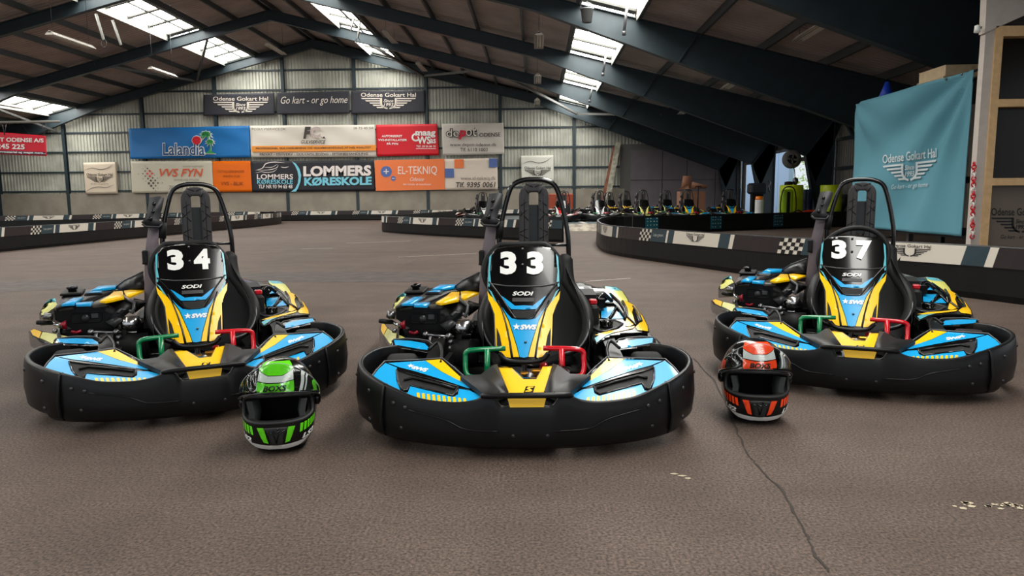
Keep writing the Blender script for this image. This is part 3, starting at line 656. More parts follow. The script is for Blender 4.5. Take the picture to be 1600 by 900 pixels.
def barrier(label, pts, phase, faces=1, detail=True, period=3.1, start=0, end=None, group='track barriers'):
    """pts: ground line of the printed face; the printed face looks to the right of the direction of travel"""
    pa = Path(pts); mb = MB(); N = max(2, int(pa.L / .25)); sec = [(0, 0), (.012, .06), (.0, .28), (0, BH - .01), (-.01, BH), (-BT + .01, BH), (-BT, BH - .01), (-BT, 0)]
    G = []
    for i in range(N + 1):
        row = []
        for o_, z in sec:
            p, n = pa.at(pa.L * i / N, o_); row.append((p.x, p.y, z))
        G.append(row)
    mb.grid(G, smooth=False); mb.add(G[0], [tuple(range(8))]); mb.add(G[-1], [tuple(range(8))])
    o = mb.build('track_barrier', BARK); tag(o, label, 'barrier', group)
    bd = MB(); z0, z1 = .305, .488; sl = .05
    def strip(a, b, m, za=z0, zb=z1, off=.005, slant=True):
        a = max(a, 0); b = min(b, pa.L)
        if b - a < .01: return
        k = max(1, int((b - a) / .15)); vs = []
        for i in range(k + 1):
            t = a + (b - a) * i / k
            for z in (za, zb):
                p, n = pa.at(min(pa.L, max(0, t + (sl * (z - z0) / (z1 - z0) if slant else 0))), off); vs.append((p.x, p.y, z))
        bd.add(vs, [(2 * i, 2 * i + 2, 2 * i + 3, 2 * i + 1) for i in range(k)], m)
    def printed(items, m, mbx, off):
        for vs, fs in items: mbx.add([((lambda pn: (pn[0].x, pn[0].y, z))(pa.at(t, off))) for t, z in vs], fs)
    le = MB(); lw = MB()
    if not isinstance(phase, (int, float)): phase = min(range(len(pa.P)), key=lambda i: (pa.P[i] - Vector((phase[0], phase[1], 0))).length); phase = pa.d[phase] - 1.25
    t0 = phase - period * math.ceil(phase / period)
    while t0 < pa.L:
        c = t0
        # slash, teal, white emblem panel, teal, slash, brown, chequers, teal with words
        for wd, m in ((.05, BWH), (.15, BTE), (1.05, BWH), (.22, BTE), (.08, BWH), (.80, BPU)):
            strip(c, c + wd, m)
            if wd == 1.05 and c > 0 and c + 1.1 < pa.L and detail:
                bx = (c + .34, -.475, c + .76, -.345); it = [([(x, -y) for x, y in v], f) for v, f in wing_logo(bx, bottom=None, since=False)]
                printed(it, None, le, .009)
            c += wd
        n = 6; cw = .055
        strip(c, c + n * cw, BWH)
        for i in range(n):
            for j in range(4):
                if (i + j) % 2: strip(c + i * cw, c + (i + 1) * cw, BCK, z0 + (z1 - z0) * j / 4, z0 + (z1 - z0) * (j + 1) / 4, .008)
        c += n * cw; strip(c, c + .42, BTE)
        if detail and c > 0 and c + .7 < pa.L:
            v, f, _ = text2d('Leje gokart'); printed([([(c + .10 + .28 * x, .375 + .06 * y) for x, y in v], f)], None, lw, .009)
        t0 += period
    b = bd.build('printed_band', None, o, fix=False)
    if le.v: le.build('emblem', BKP, b, fix=False)
    if lw.v: lw.build('lettering', BLT, b, fix=False)
    return o, pa
# island on the right: printed face toward the camera, blank face with connector plates behind
near = [(2.6, 19.3), (2.1, 19.1), (1.72, 18.2), (1.36, 15.8), (1.24, 13.2), (1.42, 11.9), (1.85, 10.75), (2.35, 9.55), (2.82, 8.45), (3.3, 7.75), (3.72, 7.3), (4.05, 6.75), (4.3, 6.2), (4.75, 5.4), (5.3, 4.6)]
o, pr = barrier('long curved black barrier with printed band sweeping behind the right kart', near, (2.42, 9.45))
RIGHT_BARRIER = (o, pr)
far = [(3.45, 21.2), (2.55, 20.3), (2.6, 19.6), (3.2, 19.5), (4.8, 20.4), (7.5, 22.3), (8.9, 23.0), (10.3, 23.4)]
far = [(2.66, 19.44), (2.9, 19.5), (3.2, 19.6), (4.85, 20.4), (7.5, 22.1), (8.8, 22.9), (10.3, 23.5)]
o, pb = barrier('plain inner side of the right barrier with teal connector plates', far, -40, detail=False, period=500)
TPL = mat('teal_plate', (8, 72, 84), .45); BOLTM = mat('bolt_head', (200, 200, 196), .3, .8)
for t in (.55, 2.8, 5.5):
    p, n = pb.at(t, .03); u = Vector((-n.y, n.x, 0)); pl = MB(); bo = MB(); W_ = .2
    pl.bar(p - u * W_ + Vector((0, 0, .26)), p + u * W_ + Vector((0, 0, .26)), .02, .18)
    for a in (-.15, -.05, .06, .15):
        for z in (.14, .24, .34, .42):
            if a == .06 and z in (.14, .42): continue
            c = p + u * a + n * .02 + Vector((0, 0, z)); bo.lathe([(.014, -.01), (.014, .012), (0, .014)], c, 'y', 6)
    q = pl.build('connector_plate', TPL, o); bo.build('bolts', BOLTM, q)
barrier('straight black barrier with printed band along the left edge of the track', [(-10.6, 11.0), (-10.85, 14), (-10.92, 18), (-10.95, 24), (-11.0, 28), (-11.35, 31), (-12.2, 33.2), (-13.5, 34.4)], (-10.9, 17.0))
barrier('far black barrier with printed band in front of the gable wall', [(-27, 25.0), (-22.5, 27.6), (-19.2, 30.0), (-17.0, 33.5), (-14.5, 35.2), (-11.5, 35.7), (-6, 35.8), (-2.5, 35.6), (2.8, 35.4)], (-13.5, 35.5))
barrier('short black barrier with printed band left of the middle kart headrest', [(-4.95, 22.6), (-4.65, 21.7), (-3.4, 20.0), (-1.9, 18.3), (-.6, 17.0), (.6, 15.9)], (-2.9, 19.4))
barrier('back run of the short barrier island, mostly hidden', [(-4.9, 22.7), (-4.6, 24.5), (-3.9, 30.0), (-3.4, 34.2)], -40, detail=False, period=500)
barrier('dark barrier behind the red kart below the leaning planks', [(1.2, 32.4), (3.0, 32.2), (4.2, 31.8)], .6, group=None)

# ------------------------------------------------------------------ right side: hanging teal banner, cabin, boxes
TEAL = mat('teal_cloth', (98, 160, 178), .75)
BX = 6.5; P = [onX(1343, 160, BX), onX(1527, 115, BX)]
y0, y1 = P[0].y, P[1].y; G = []; NX, NZ = 90, 50
for j in range(NZ + 1):
    row = []
    for i in range(NX + 1):
        u = i / NX; v = j / NZ
        yy = y0 + (y1 - y0) * u; zz = 2.80 - 2.45 * v
        # folds fan out from the upper right corner
        dx = (1 - u) * 3.7 + .12; dz = v * 2.5 + .10; a = math.atan2(dz, dx); r_ = math.hypot(dx, dz)
        w_ = .085 * math.sin(13 * a + .4 * math.sin(2 * r_)) * min(1, r_ / 1.2) * (1 - .45 * v) + .025 * math.sin(29 * a + 1.0) * math.exp(-r_ / 1.6) + .03 * math.sin(5.5 * u + 2 * v)
        dx2 = u * 3.7 + .1; a2 = math.atan2(dz, dx2); w_ += .05 * math.sin(11 * a2) * math.exp(-math.hypot(dx2, dz) / 1.5)
        w_ *= min(1, .15 + u * 8) * min(1, .15 + (1 - u) * 10); row.append((BX - .06 - w_, yy, zz))
    G.append(row)
mb = MB(); vs = [p for r in G for p in r]; nc = NX + 1
fs = [(j * nc + i, j * nc + i + 1, (j + 1) * nc + i + 1, (j + 1) * nc + i) for j in range(NZ) for i in range(NX)]
mb.shell(vs, fs, (.006, 0, 0), smooth=True); tb = mb.build('hanging_banner', TEAL); tag(tb, 'large creased teal banner with white winged emblem behind the right barrier', 'banner')
def tsurf(px, py):
    x = BX - .06
    for _ in range(5):
        p = onX(px, py, x); u = (p.y - y0) / (y1 - y0); v = (2.80 - p.z) / 2.45; i = max(0, min(NX - 1, int(u * NX))); j = max(0, min(NZ - 1, int(v * NZ)))
        fu = u * NX - i; fv = v * NZ - j; x = (G[j][i][0] * (1 - fu) + G[j][i + 1][0] * fu) * (1 - fv) + (G[j + 1][i][0] * (1 - fu) + G[j + 1][i + 1][0] * fu) * fv - .026
    return onX(px, py, x)
def on_teal(items, cell, m, name):
    mb = MB()
    for v, f in items:
        v, f = subdiv2d(v, f, cell); mb.add([tsurf(x, y) for x, y in v], f)
    return mb.build(name, m, tb, fix=False)
lg = wing_logo((0, 0, 1, 1), bottom='Go kart - or go home')
# emblem is set in a slanting frame: left edge (1379,241)-(1379,297), right edge (1463,230)-(1463,290)
def sk(u, v): return (1379 + 84 * u, 242 + 57 * v - (11 - 5 * v) * u)
on_teal([([sk(x, y) for x, y in v], f) for v, f in lg], 3, flatmat('emblem_white', (214, 224, 226)), 'emblem')
def eyel(y): return (BX - .07, y, 2.78)
mb = MB()
for k in range(9): mb.lathe([(.02, -.006), (.02, .006)], (BX - .075, y0 + (y1 - y0) * (k + .4) / 9, 2.775), 'x', 10)
mb.build('eyelets', STEEL, tb)
MB().tube([(BX + .03, y0, 2.8), (BX + .03, y1, 2.8)], .02, 8).build('top_rail', BLKM, tb)
# rack the banner hangs from
RKM = mat('rack_grey', (60, 60, 62), .6)
rk = empty('storage_rack', (BX + .1, y1, 0)); tag(rk, 'storage rack hidden behind the teal banner, carrying the boxes', 'rack')
for yy in (0.1, (y0 - y1) / 2, y0 - y1 - .1):
    for xx in (.02, 1.6): MB().box(xx, xx + .08, yy - .04, yy + .04, 0, 2.72).build('post', RKM, rk)
for z in (.3, 1.2, 2.68): MB().box(0, 1.7, .05, y0 - y1 - .05, z, z + .05).build('shelf', RKM, rk)
CARD = mat('cardboard', (224, 200, 162), .8, noise=.06, nscale=8); TAPE = mat('packing_tape', (206, 180, 140), .4)
def carton(x, y, z, w_, d_, h_, rz, lab, grp='flat cartons on the rack'):
    r = empty('cardboard_box', (x, y, z), rz); tag(r, lab, 'box', grp)
    MB().rbox(0, w_, 0, d_, 0, h_, .006).build('body', CARD, r); MB().box(w_ * .5 - .03, w_ * .5 + .03, -.001, d_ + .001, -.0005, h_ + .0015).build('tape', TAPE, r); MB().box(-.004, w_ + .004, -.004, d_ + .004, h_ * .92, h_ + .003).build('lid_flap', CARD, r); return r
ca = onX(1400, 154, 6.75); cbx = 6.62
carton(6.66, 12.05, 2.73, .9, .8, .17, 0, 'pale cardboard carton on top of the rack, lower of two'); carton(6.68, 12.04, 2.904, .88, .8, .17, 0, 'pale cardboard carton on top of the rack, upper of two')
r = empty('traffic_cone', (6.85, onX(1385, 152, 6.85).y, 2.73)); tag(r, 'blue cone standing on top of the teal banner rack', 'cone'); r.scale = (1.35, 1.35, 1.35); CBL = mat('cone_blue', (20, 70, 200), .45)
MB().lathe([(.14, .02), (.025, .33), (0, .335)], (0, 0, 0), 'z', 20).build('cone_body', CBL, r); MB().rbox(-.17, .17, -.17, .17, 0, .025, .02).build('base', CBL, r)
# cabin: white post, fascia, wooden window front
WOODF = mat('pine_frame', (216, 178, 128), .55, noise=.08, nscale=14); WPOST = mat('white_timber', (196, 186, 176), .65, noise=.05, nscale=9); DKG = mat('dark_glass', (30, 25, 21), .2, spec=.2)
cy = 9.0
wl = MB().box(5.44, 5.56, cy, cy + .1, 0, 3.0).build('wall_front', WPOST); tag(wl, kind='structure')
MB().add([(5.42, cy - .02, 2.9), (6.9, cy - .02, 3.55), (6.9, cy - .02, 4.6), (5.38, cy - .02, 4.6), (5.42, cy + .1, 2.9), (6.9, cy + .1, 3.55), (6.9, cy + .1, 4.6), (5.38, cy + .1, 4.6)], [(0, 1, 2, 3), (7, 6, 5, 4), (0, 4, 5, 1), (3, 2, 6, 7), (0, 3, 7, 4), (1, 5, 6, 2)]).build('fascia', WPOST, wl)
MB().box(6.9, 11, cy, cy + .3, 0, 4.6).build('cabin_front', WPOST, wl)
MB().box(5.56, 6.9, cy + .14, cy + .18, 2.9, 3.6).build('upper_infill', mat('dim_infill', (60, 52, 46), .7), wl)
wf = MB().box(5.56, 6.9, cy + .12, cy + .13, 0, 2.95).build('window_50', DKG); tag(wf, kind='structure')
for (a, b, c, d) in ((5.55, 5.64, 0, 2.98), (5.64, 6.9, 2.86, 2.98), (5.64, 6.9, 2.03, 2.12), (5.64, 6.9, 1.08, 1.17), (6.82, 6.9, 0, 2.98)): MB().box(a, b, cy - .02, cy + .12, c, d).build('window_frame', WOODF, wf)
MB().box(5.64, 6.82, cy + .108, cy + .118, .0, 1.08).build('lower_pane', mat('frosted_pane', (112, 100, 88), .35, spec=.3), wf)
MB().box(5.64, 6.82, cy + .108, cy + .118, 1.2, 1.45).build('pane_reflection', mat('pane_mid', (62, 54, 48), .3, spec=.3), wf) if False else None
v = [( [(1549 + 92 * x, 325 + 50 * y) for x, y in v], f) for v, f in wing_logo((0, 0, 1, 1))]
mb = MB()
for vs, fs in v: mb.add([onY(x, y, cy + .104) for x, y in vs], fs)
mb.build('emblem', mat('decal_black', (4, 4, 4), .5), wf, fix=False)
# things seen in the glass: pale poster shapes inside are left as reflections of the hall
r = empty('spot_lamp', onY(1527, 44, cy - .05)); tag(r, 'small white lamp on the corner of the white cabin post', 'lamp')
MB().lathe([(.0, -.06), (.035, -.05), (.03, .03), (0, .04)], (0, 0, 0), 'z', 14).build('shade', WHITE, r); MB().bar((0, 0, 0), (.08, .06, .02), .012, .012).build('bracket', GREYM, r)
# plastic chain
CH = empty('plastic_chain', onY(1521, 256, 8.95)); tag(CH, 'red and white plastic chain hanging on the cabin post', 'chain')
top = onY(1522, 254, 8.93); btm = onY(1519, 372, 8.93); nL = 26
for col, nm in ((mat('chain_red', (205, 20, 40), .4), 0), (mat('chain_white', (230, 225, 220), .4), 1)):
    mb = MB()
    for k in range(nL):
        if (k % 5 in (3, 4)) != bool(nm): continue
        c = top.lerp(btm, (k + .5) / nL) - Vector(CH.location); hl = (top.z - btm.z) / nL * .72
        L_ = [(c.x + (.026 * math.cos(t) if k % 2 else .006 * math.cos(t)), c.y + (0 if k % 2 else .026 * math.cos(t)), c.z + hl * math.sin(t)) for t in [i * math.pi / 6 for i in range(12)]]
        mb.tube(L_, .0085, 5, closed=True)
    mb.build('links', col, CH)
def drum(px, pxr, ytop, Y, zb, m, lab, cat='drum', extra=None):
    a = onY(px, ytop, Y); rr = pxr * Y / F_PX; r = empty(cat.replace(' ', '_'), (a.x, Y, zb)); tag(r, lab, cat); h = a.z - zb
    MB().lathe([(rr * .97, 0), (rr, .02), (rr, h * .3), (rr * 1.02, h * .32), (rr, h * .34), (rr, h * .64), (rr * 1.02, h * .66), (rr, h * .68), (rr, h - .03), (rr * .96, h), (rr * .9, h - .01), (0, h - .01)], (0, 0, 0), 'z', 28).build('body', m, r)
    return r, h, rr
GRD = mat('drum_green', (205, 226, 20), .4); BLD = mat('drum_blue', (20, 42, 92), .4)
r, h, rr = drum(1237, 17, 289, 24.4, .2, GRD, 'yellow-green drum with a pump on top, in front of the open side gate')
MB().lathe([(.14, 0), (.14, .1), (.06, .12), (0, .12)], (-.1, 0, h), 'z', 14).build('pump_base', BLKM, r); MB().lathe([(.05, 0), (.09, .1), (.09, .2), (0, .26)], (.12, 0, h), 'z', 14).build('pump_head', STEEL, r)
MB().tube(catmull([(.1, 0, h + .2), (0, -.2, h + .5), (-.1, -.1, h + .8), (-.1, 0, h + 1.0)], 6), .015, 6).build('hose', BLKM, r)
drum(1263, 7, 296, 24.72, .2, BLD, 'dark blue drum standing between the two green drums'); drum(1299, 15.5, 289, 23.95, .2, GRD, 'yellow-green drum right of the blue drum, behind the right kart hoop')
r, h, rr = drum(1186.5, 6.2, 312, 23.95, .2, mat('jug_white', (226, 224, 220), .5), 'white jug with a bright orange lid behind the right barrier', 'jug')
MB().lathe([(rr * .9, 0), (rr * .95, .02), (rr * .85, .11), (0, .115)], (0, 0, h), 'z', 18).build('lid', mat('lid_orange', (250, 130, 10), .4), r)
# smaller green backpack sprayer in front of the drum
a = onY(1230, 296, 23.8); r = empty('sprayer', (a.x - .1, 23.5, .2)); tag(r, 'small green sprayer with black straps in front of the green drum', 'sprayer'); h = a.z - .2
MB().rbox(-.18, .18, -.12, .12, .05, h, .08).build('tank', mat('sprayer_green', (150, 190, 20), .4), r); MB().rbox(-.05, .05, -.15, -.1, .12, h - .08, .02).build('back_pad', BLKM, r)
MB().tube(catmull([(-.22, -.12, .05), (-.25, -.14, h * .6), (-.15, -.15, h + .03), (.15, -.15, h + .03), (.25, -.14, h * .6), (.24, -.12, .05)], 6), .02, 6).build('strap', BLKM, r)
MB().tube(catmull([(.1, -.2, .25), (.3, -.25, .35), (.5, -.2, .2), (.55, -.1, .03)], 6), .02, 6).build('hose', BLKM, r)
mb = MB()
for k in range(5): mb.tube(catmull([(-.1 + .12 * k, 0, .02), (.2 + .1 * k, .06 * k, .04 + .03 * (k % 2)), (.6 + .06 * k, .1, .03)], 5), .025, 6)
o = mb.build('orange_cable', mat('cable_orange', (230, 60, 20), .5)); o.location = (a.x + .35, 23.45, .46); tag(o, 'orange red cable bundle lying right of the sprayer', 'cable')
# hose reel on the column
c = onY(1237, 249, 24.7); r = empty('hose_reel', c); tag(r, 'round grey hose reel mounted beside the open side gate', 'reel')
GRL = mat('reel_grey', (120, 118, 112), .5)
MB().lathe([(.16, -.06), (.31, -.06), (.31, -.03), (.2, -.03), (.2, .03), (.31, .03), (.31, .06), (.16, .06), (.16, -.06)], (0, 0, 0), 'y', 32).build('drum', GRL, r)
MB().bar((-.16, -.07, .02), (.16, -.07, -.02), .03, .02, up=(0, 1, 0)).bar((0, -.07, -.16), (.02, -.07, .16), .02, .02, up=(0, 1, 0)).build('spoke', GRL, r); MB().rbox(.1, .48, -.05, .08, -.07, .07, .02).build('bracket', GRL, r)
# machine on stand (dark blue-grey) left of gate
c = onY(1183, 286, 27.0); r = empty('machine', (c.x, 27.0, .2)); tag(r, 'dark grey workshop machine on a black stand left of the gate', 'machine')
MB().rbox(-.33, .33, -.25, .25, .9, c.z - .2, .12).build('housing', mat('machine_grey', (46, 52, 60), .5), r); MB().box(-.2, .2, -.15, .15, 0, .9).build('stand', BLKM, r); MB().tube(catmull([(.33, -.2, 1.4), (.42, -.22, 1.3), (.36, -.24, 1.15), (.4, -.2, 1.0)], 5), .03, 6).build('fitting', STEEL, r)
# open cardboard box and trolley jack handle
c = onY(1078, 316, 29.0); r = empty('cardboard_box', (c.x, 29.0, .2)); tag(r, 'open brown cardboard box with raised flaps in front of the dark doors', 'box'); z0 = .55
CB2 = mat('brown_carton', (150, 104, 78), .8)
MB().box(-.45, .55, -.3, .4, 0, 1.05).build('body', CB2, r)
for q in ([(-.45, -.3, 1.15), (-.05, -.3, 1.15), (-.1, -.42, 1.38), (-.62, -.4, 1.12)], [(-.05, -.3, 1.15), (.55, -.3, 1.15), (.62, -.5, 1.25), (-.02, -.45, 1.42)], [(-.3, .35, 1.15), (.15, .35, 1.15), (.1, .38, 1.68), (-.22, .38, 1.68)]): MB().shell(q, [(0, 1, 2, 3)], (0, .012, 0)).build('flap', CB2, r)
c = onY(1091, 292, 27.4); r = empty('pallet_jack', (c.x, 27.4, .2)); tag(r, 'upright black pallet jack handle standing before the brown box', 'tool')
MB().tube([(0, 0, .3), (0, 0, c.z - .2)], .025, 8).build('shaft', BLKM, r); MB().tube([(-.12, 0, c.z - .25), (-.1, 0, c.z - .18), (.1, 0, c.z - .18), (.12, 0, c.z - .25)], .02, 8).build('handle', BLKM, r); MB().rbox(-.2, .2, -.2, .2, .02, .3, .05).build('base', BLKM, r)
# leaning planks
PLW = mat('old_plank', (138, 84, 58), .8, rgb2=(104, 62, 44), nscale=6); PLG = mat('pale_plank', (182, 176, 160), .8, rgb2=(130, 128, 112), nscale=5)
for (b, t, m, lab) in (((937, 335), (962, 230), PLW, 'long reddish brown plank leaning on the gable wall'), ((944, 334), (966, 222), PLG, 'pale flaking plank leaning on the gable wall behind the brown one')):
    B_ = onY(*b, 35.6); B_.z = .02; T_ = onY(*t, 36.7); o = MB().bar(B_, T_, .13, .03, up=(0, 1, 0)).build('plank', m); tag(o, lab, 'plank')
# flat grey barrier stacks beside the red kart
o = MB().rbox(-.5, .5, -.4, .4, 0, 1.0, .05).build('wooden_crate', mat('rust_box', (150, 62, 34), .7)); o.location = (1.05, 29.6, .2); tag(o, 'rust coloured crate behind the red kart, right of the middle headrest', 'crate')
# ------------------------------------------------------------------ go-kart (local frame: x across, y backwards from the nose, z up)
K33 = (-0.035, 2.50, YAW - R(0.2))
_c, _s = math.cos(K33[2]), math.sin(K33[2])
KO = Vector((-K33[0] * _c - K33[1] * _s, K33[0] * _s - K33[1] * _c, CAM_H))
def kdir(px, py): d = view_ray(px, py); return Vector((d.x * _c + d.y * _s, -d.x * _s + d.y * _c, d.z))
def kY(px, py, y): d = kdir(px, py); return KO + d * ((y - KO.y) / d.y)
def kS(px, py, F, a=0.0, b=2.6):
    """first point along the line of sight of the drawing where F changes sign"""
    d = kdir(px, py); n = 90; t0 = (a - KO.y) / d.y; t1 = (b - KO.y) / d.y; pv = F(KO + d * t0); ta = t0
    for i in range(1, n + 1):
        t = t0 + (t1 - t0) * i / n; f = F(KO + d * t)
        if f * pv <= 0:
            lo, hi = ta, t
            for _ in range(22):
                m_ = (lo + hi) / 2
                if F(KO + d * m_) * pv <= 0: hi = m_
                else: lo = m_
            return KO + d * hi
        ta = t; pv = f
    return KO + d * t1
def draw(poly, F, step=5, off=(0, 0, 0), a=0.0, b=2.6):
    v, f = tri2d(poly, step); o = Vector(off); return [kS(x, y, F, a, b) + o for x, y in v], f
def drawtri(v, f, F, off=(0, 0, 0), cell=6):
    v, f = subdiv2d(v, f, cell); o = Vector(off); return [kS(x, y, F) + o for x, y in v], f
def plate(poly, F, th, m, step=5, off=(0, 0, 0), mb=None, a=0.0, b=2.6):
    mb = mb or MB(); v, f = draw(poly, F, step, off, a, b); mb.shell(v, f, th, m); return mb
def C(s, ox, oy, L): return [(ox + a / s, oy + b / s) for a, b in L]
def make_kart():
    root = empty('go_kart', (K33[0], K33[1], 0), K33[2])
    def B(mb, name, m=None, par=root): return mb.build(name, m, par)
    # ---- floor pan and chassis
    mb = MB()
    pan = [(-.30, .28), (.30, .28), (.33, .8), (.35, 1.3), (.33, 1.85), (-.33, 1.85), (-.35, 1.3), (-.33, .8)]
    mb.shell([(x, y, .055) for x, y in pan], [tuple(range(8))], (0, 0, .012)); fp = B(mb, 'floor_pan', BLKM)
    mb = MB()
    for sx in (-1, 1):
        mb.tube(catmull([(sx * .22, .2, .09), (sx * .3, .45, .09), (sx * .34, .8, .09), (sx * .33, 1.3, .1), (sx * .3, 1.85, .12)], 5), .015, 8)
    for y in (.3, .62, 1.1, 1.75): mb.tube([(-.52 if y == .62 else -.33, y, .1), (.52 if y == .62 else .33, y, .1)], .014, 8)
    B(mb, 'chassis_tubes', STEEL)
    # ---- front bumper wrap
    half = [(0, -.0), (.06, .0), (.095, .002), (.118, .003), (.15, .005), (.20, .010), (.28, .022), (.40, .055), (.50, .105), (.58, .17), (.645, .26), (.685, .36), (.70, .46), (.69, .57), (.66, .67), (.60, .74)]
    zt = [.203, .203, .205, .236, .243, .222, .212, .218, .243, .262, .275, .283, .287, .288, .286, .282]
    pts = [(-x, y, z) for (x, y), z in zip(half[:0:-1], zt[:0:-1])] + [(x, y, z) for (x, y), z in zip(half, zt)]
    cv = catmull(pts, 6)
    def wrap(i0, i1, grow=0.0):
        G = []
        for i in range(i0, i1 + 1):
            p = cv[i]; t = cv[min(i + 1, len(cv) - 1)] - cv[max(i - 1, 0)]; n = Vector((t.y, -t.x, 0)).normalized(); z1 = p.z; ax = abs(p.x)
            zb = .045 + (.02 if ax > .6 else 0) - .008 * math.exp(-(p.x / .35) ** 2)
            mid = zb + (z1 - zb) * .42
            sec = [(-.03, zb + .004), (-.008, zb), (.012, zb + .02), (.014 + grow, mid), (.008 + grow, z1 - .04), (.002 + grow, z1 - .006), (-.002 + grow, z1), (-.010, z1), (-.014, z1 - .008), (-.016, z1 - .05), (-.022, mid), (-.03, zb + .004)]
            G.append([(p.x + n.x * o, p.y + n.y * o, z) for o, z in sec])
        mb = MB(); mb.grid(G, smooth=True); k = len(G[0]); mb.add(G[0], [tuple(range(k - 1))]); mb.add(G[-1], [tuple(range(k - 1))]); return mb
    n = len(cv) - 1; iS = min(range(n), key=lambda i: (cv[i] - Vector((.545, .14, cv[i].z))).length)
    bump = B(wrap(n - iS, iS), 'front_bumper', BLK)
    bl = MB()
    for u, v in ((803, 672), (856, 671), (606, 630), (627, 638), (622, 663)):
        for sg in (-1, 1):
            if u > 790: 
                if sg == 1: continue
            p = kS(u, v, lambda q: q.y - min((c.y + .55 * abs(q.x - c.x) for c in cv[::3])) + .012, -.2, .6) if u > 790 else None
            x = (p.x if p else sg * {606: .50, 627: .455, 622: .47}[u]); j = min(range(len(cv)), key=lambda i: abs(cv[i].x - x) + (9 if cv[i].y > .45 else 0)); c = cv[j]; t = cv[j + 1] - cv[j - 1]; nn = Vector((t.y, -t.x, 0)).normalized()
            z = {803: .095, 856: .095, 606: .19, 627: .18, 622: .10}[u]; c = Vector((c.x, c.y, z)) + nn * .017
            bl.tube([c - nn * .012, c - nn * .004, c - nn * .002], [.009, .008, .003], 8)
    B(bl, 'bumper_bolts', MATS.get('bolt_dark') or mat('bolt_dark', (38, 38, 40), .4), bump)
    # shallow pressed ridges
    for sg in (-1, 1):
        L = []; rd = MB()
        for x, z in ((.44, .175), (.30, .150), (.22, .118), (.10, .112)):
            j = min(range(len(cv)), key=lambda i: abs(cv[i].x - sg * x) + (9 if cv[i].y > .45 else 0)); c = cv[j]; t = cv[j + 1] - cv[j - 1]; nn = Vector((t.y, -t.x, 0)).normalized(); L.append(Vector((c.x, c.y, z)) + nn * .016)
        rd.tube(catmull(L, 5), .0026, 6); B(rd, 'pressed_ridge', BLK, bump)
    for sg in (-1, 1):
        e = wrap(iS, n, .006) if sg > 0 else wrap(0, n - iS, .006)
        eo = B(e, 'bumper_end', BLK); bl = MB()
        c = cv[iS] if sg > 0 else cv[n - iS]; t = cv[iS + 1] - cv[iS - 1]; nn = Vector((t.y, -t.x, 0)).normalized(); nn.x *= sg; c = Vector((c.x, c.y, 0))
        B(MB().tube([c + nn * o_ + Vector((0, 0, z_)) for o_, z_ in ((.002, .055), (.018, .075), (.026, .13), (.014, .21), (.006, .245), (-.012, .250))], .0055, 8), 'seam_lip', BLK, eo)
        for y, z in ((.20, .215), (.20, .10), (.36, .24)):
            j = min(range(len(cv)), key=lambda i: abs(cv[i].y - y) + (9 if cv[i].x * sg < .3 else 0)); c = cv[j]; t = cv[j + 1] - cv[j - 1]; nn = Vector((t.y, -t.x, 0)).normalized(); c = Vector((c.x, c.y, z)) + nn * .02
            bl.tube([c - nn * .012, c - nn * .002, c - nn * .0], [.009, .008, .003], 8)
        B(bl, 'bumper_bolts', MATS['bolt_dark'], eo)
    # ---- side fairings beside the nose
    FF = lambda p: p.z - (.192 + .19 * (p.y - .08) + .35 * max(0, abs(p.x) - .40) ** 1.6 - .25 * max(0, abs(p.x) - .60))
    c3 = lambda L: C(3.1036, 540, 420, L)
    base = c3([(124, 526), (150, 490), (190, 448), (300, 444), (470, 434), (530, 482), (600, 545), (642, 585), (694, 632), (640, 652), (560, 664), (430, 660), (270, 628), (165, 578), (134, 546)])
    slot = c3([(247, 494), (300, 510), (420, 540), (546, 574), (541, 600), (520, 618), (420, 594), (312, 567), (298, 592), (276, 594), (256, 560)])
    blu1 = c3([(206, 459), (385, 447), (470, 505), (590, 562), (636, 587), (588, 580), (460, 537), (340, 500), (262, 480)])
    yel1 = c3([(387, 447), (464, 441), (540, 512), (606, 568), (560, 549), (470, 503)])
    blu2 = c3([(131, 526), (160, 488), (193, 459), (250, 482), (243, 505), (246, 545), (266, 594), (285, 604), (302, 602), (314, 572), (420, 598), (522, 624), (545, 612), (549, 585), (600, 592), (684, 632), (600, 652), (440, 647), (300, 620), (180, 573)])
    stripes = [c3([(x, 604 + (x - 340) * .12), (x + 13, 605 + (x - 340) * .12), (x + 17, 650 + (x - 340) * .01 - max(0, (430 - x)) * .12), (x + 2, 648 + (x - 340) * .01 - max(0, (430 - x)) * .12)]) for x in range(345, 575, 25)]
    for sg in (1, -1):
        def M(mb): return mb if sg == 1 else mirror_mb(mb)
        fo = B(M(plate(base, FF, (0, .012, -.03), None, 5)), 'side_fairing', BLKG)
        B(M(MB().tube([kS(x, y, FF) + Vector((0, 0, .001)) for x, y in base], .0028, 6, closed=True)), 'edge_highlight', MATS.get('highlight_grey') or mat('highlight_grey', (96, 97, 100), .3), fo)  # light grey tube stands in for the highlight along the fairing border
        h = MB(); v, f = draw(slot, lambda p: FF(p) + .0, 4); v = [q + Vector((0, 0, .001)) for q in v]
        # recessed slot: dark pocket with raised lip
        lip = [kS(x, y, FF) + Vector((0, 0, .003)) for x, y in slot]; h.tube(lip, .004, 6, closed=True); B(M(h), 'slot_rim', BLKG, fo)
        h = MB(); h.add(v, f); B(M(h), 'slot_pocket', BLKM, fo)
        rib = [kS(x, y, FF) + Vector((0, 0, .006)) for x, y in c3([(285, 545), (330, 535), (440, 562), (530, 588)])]; B(M(MB().tube(rib, .006, 6)), 'slot_rib', BLK, fo)
        for q in (blu1, blu2): h = MB(); v, f = draw(q, FF, 5, (0, 0, .0022)); h.add(v, f, None, True); B(M(h), 'blue_sticker', BLUE, fo)
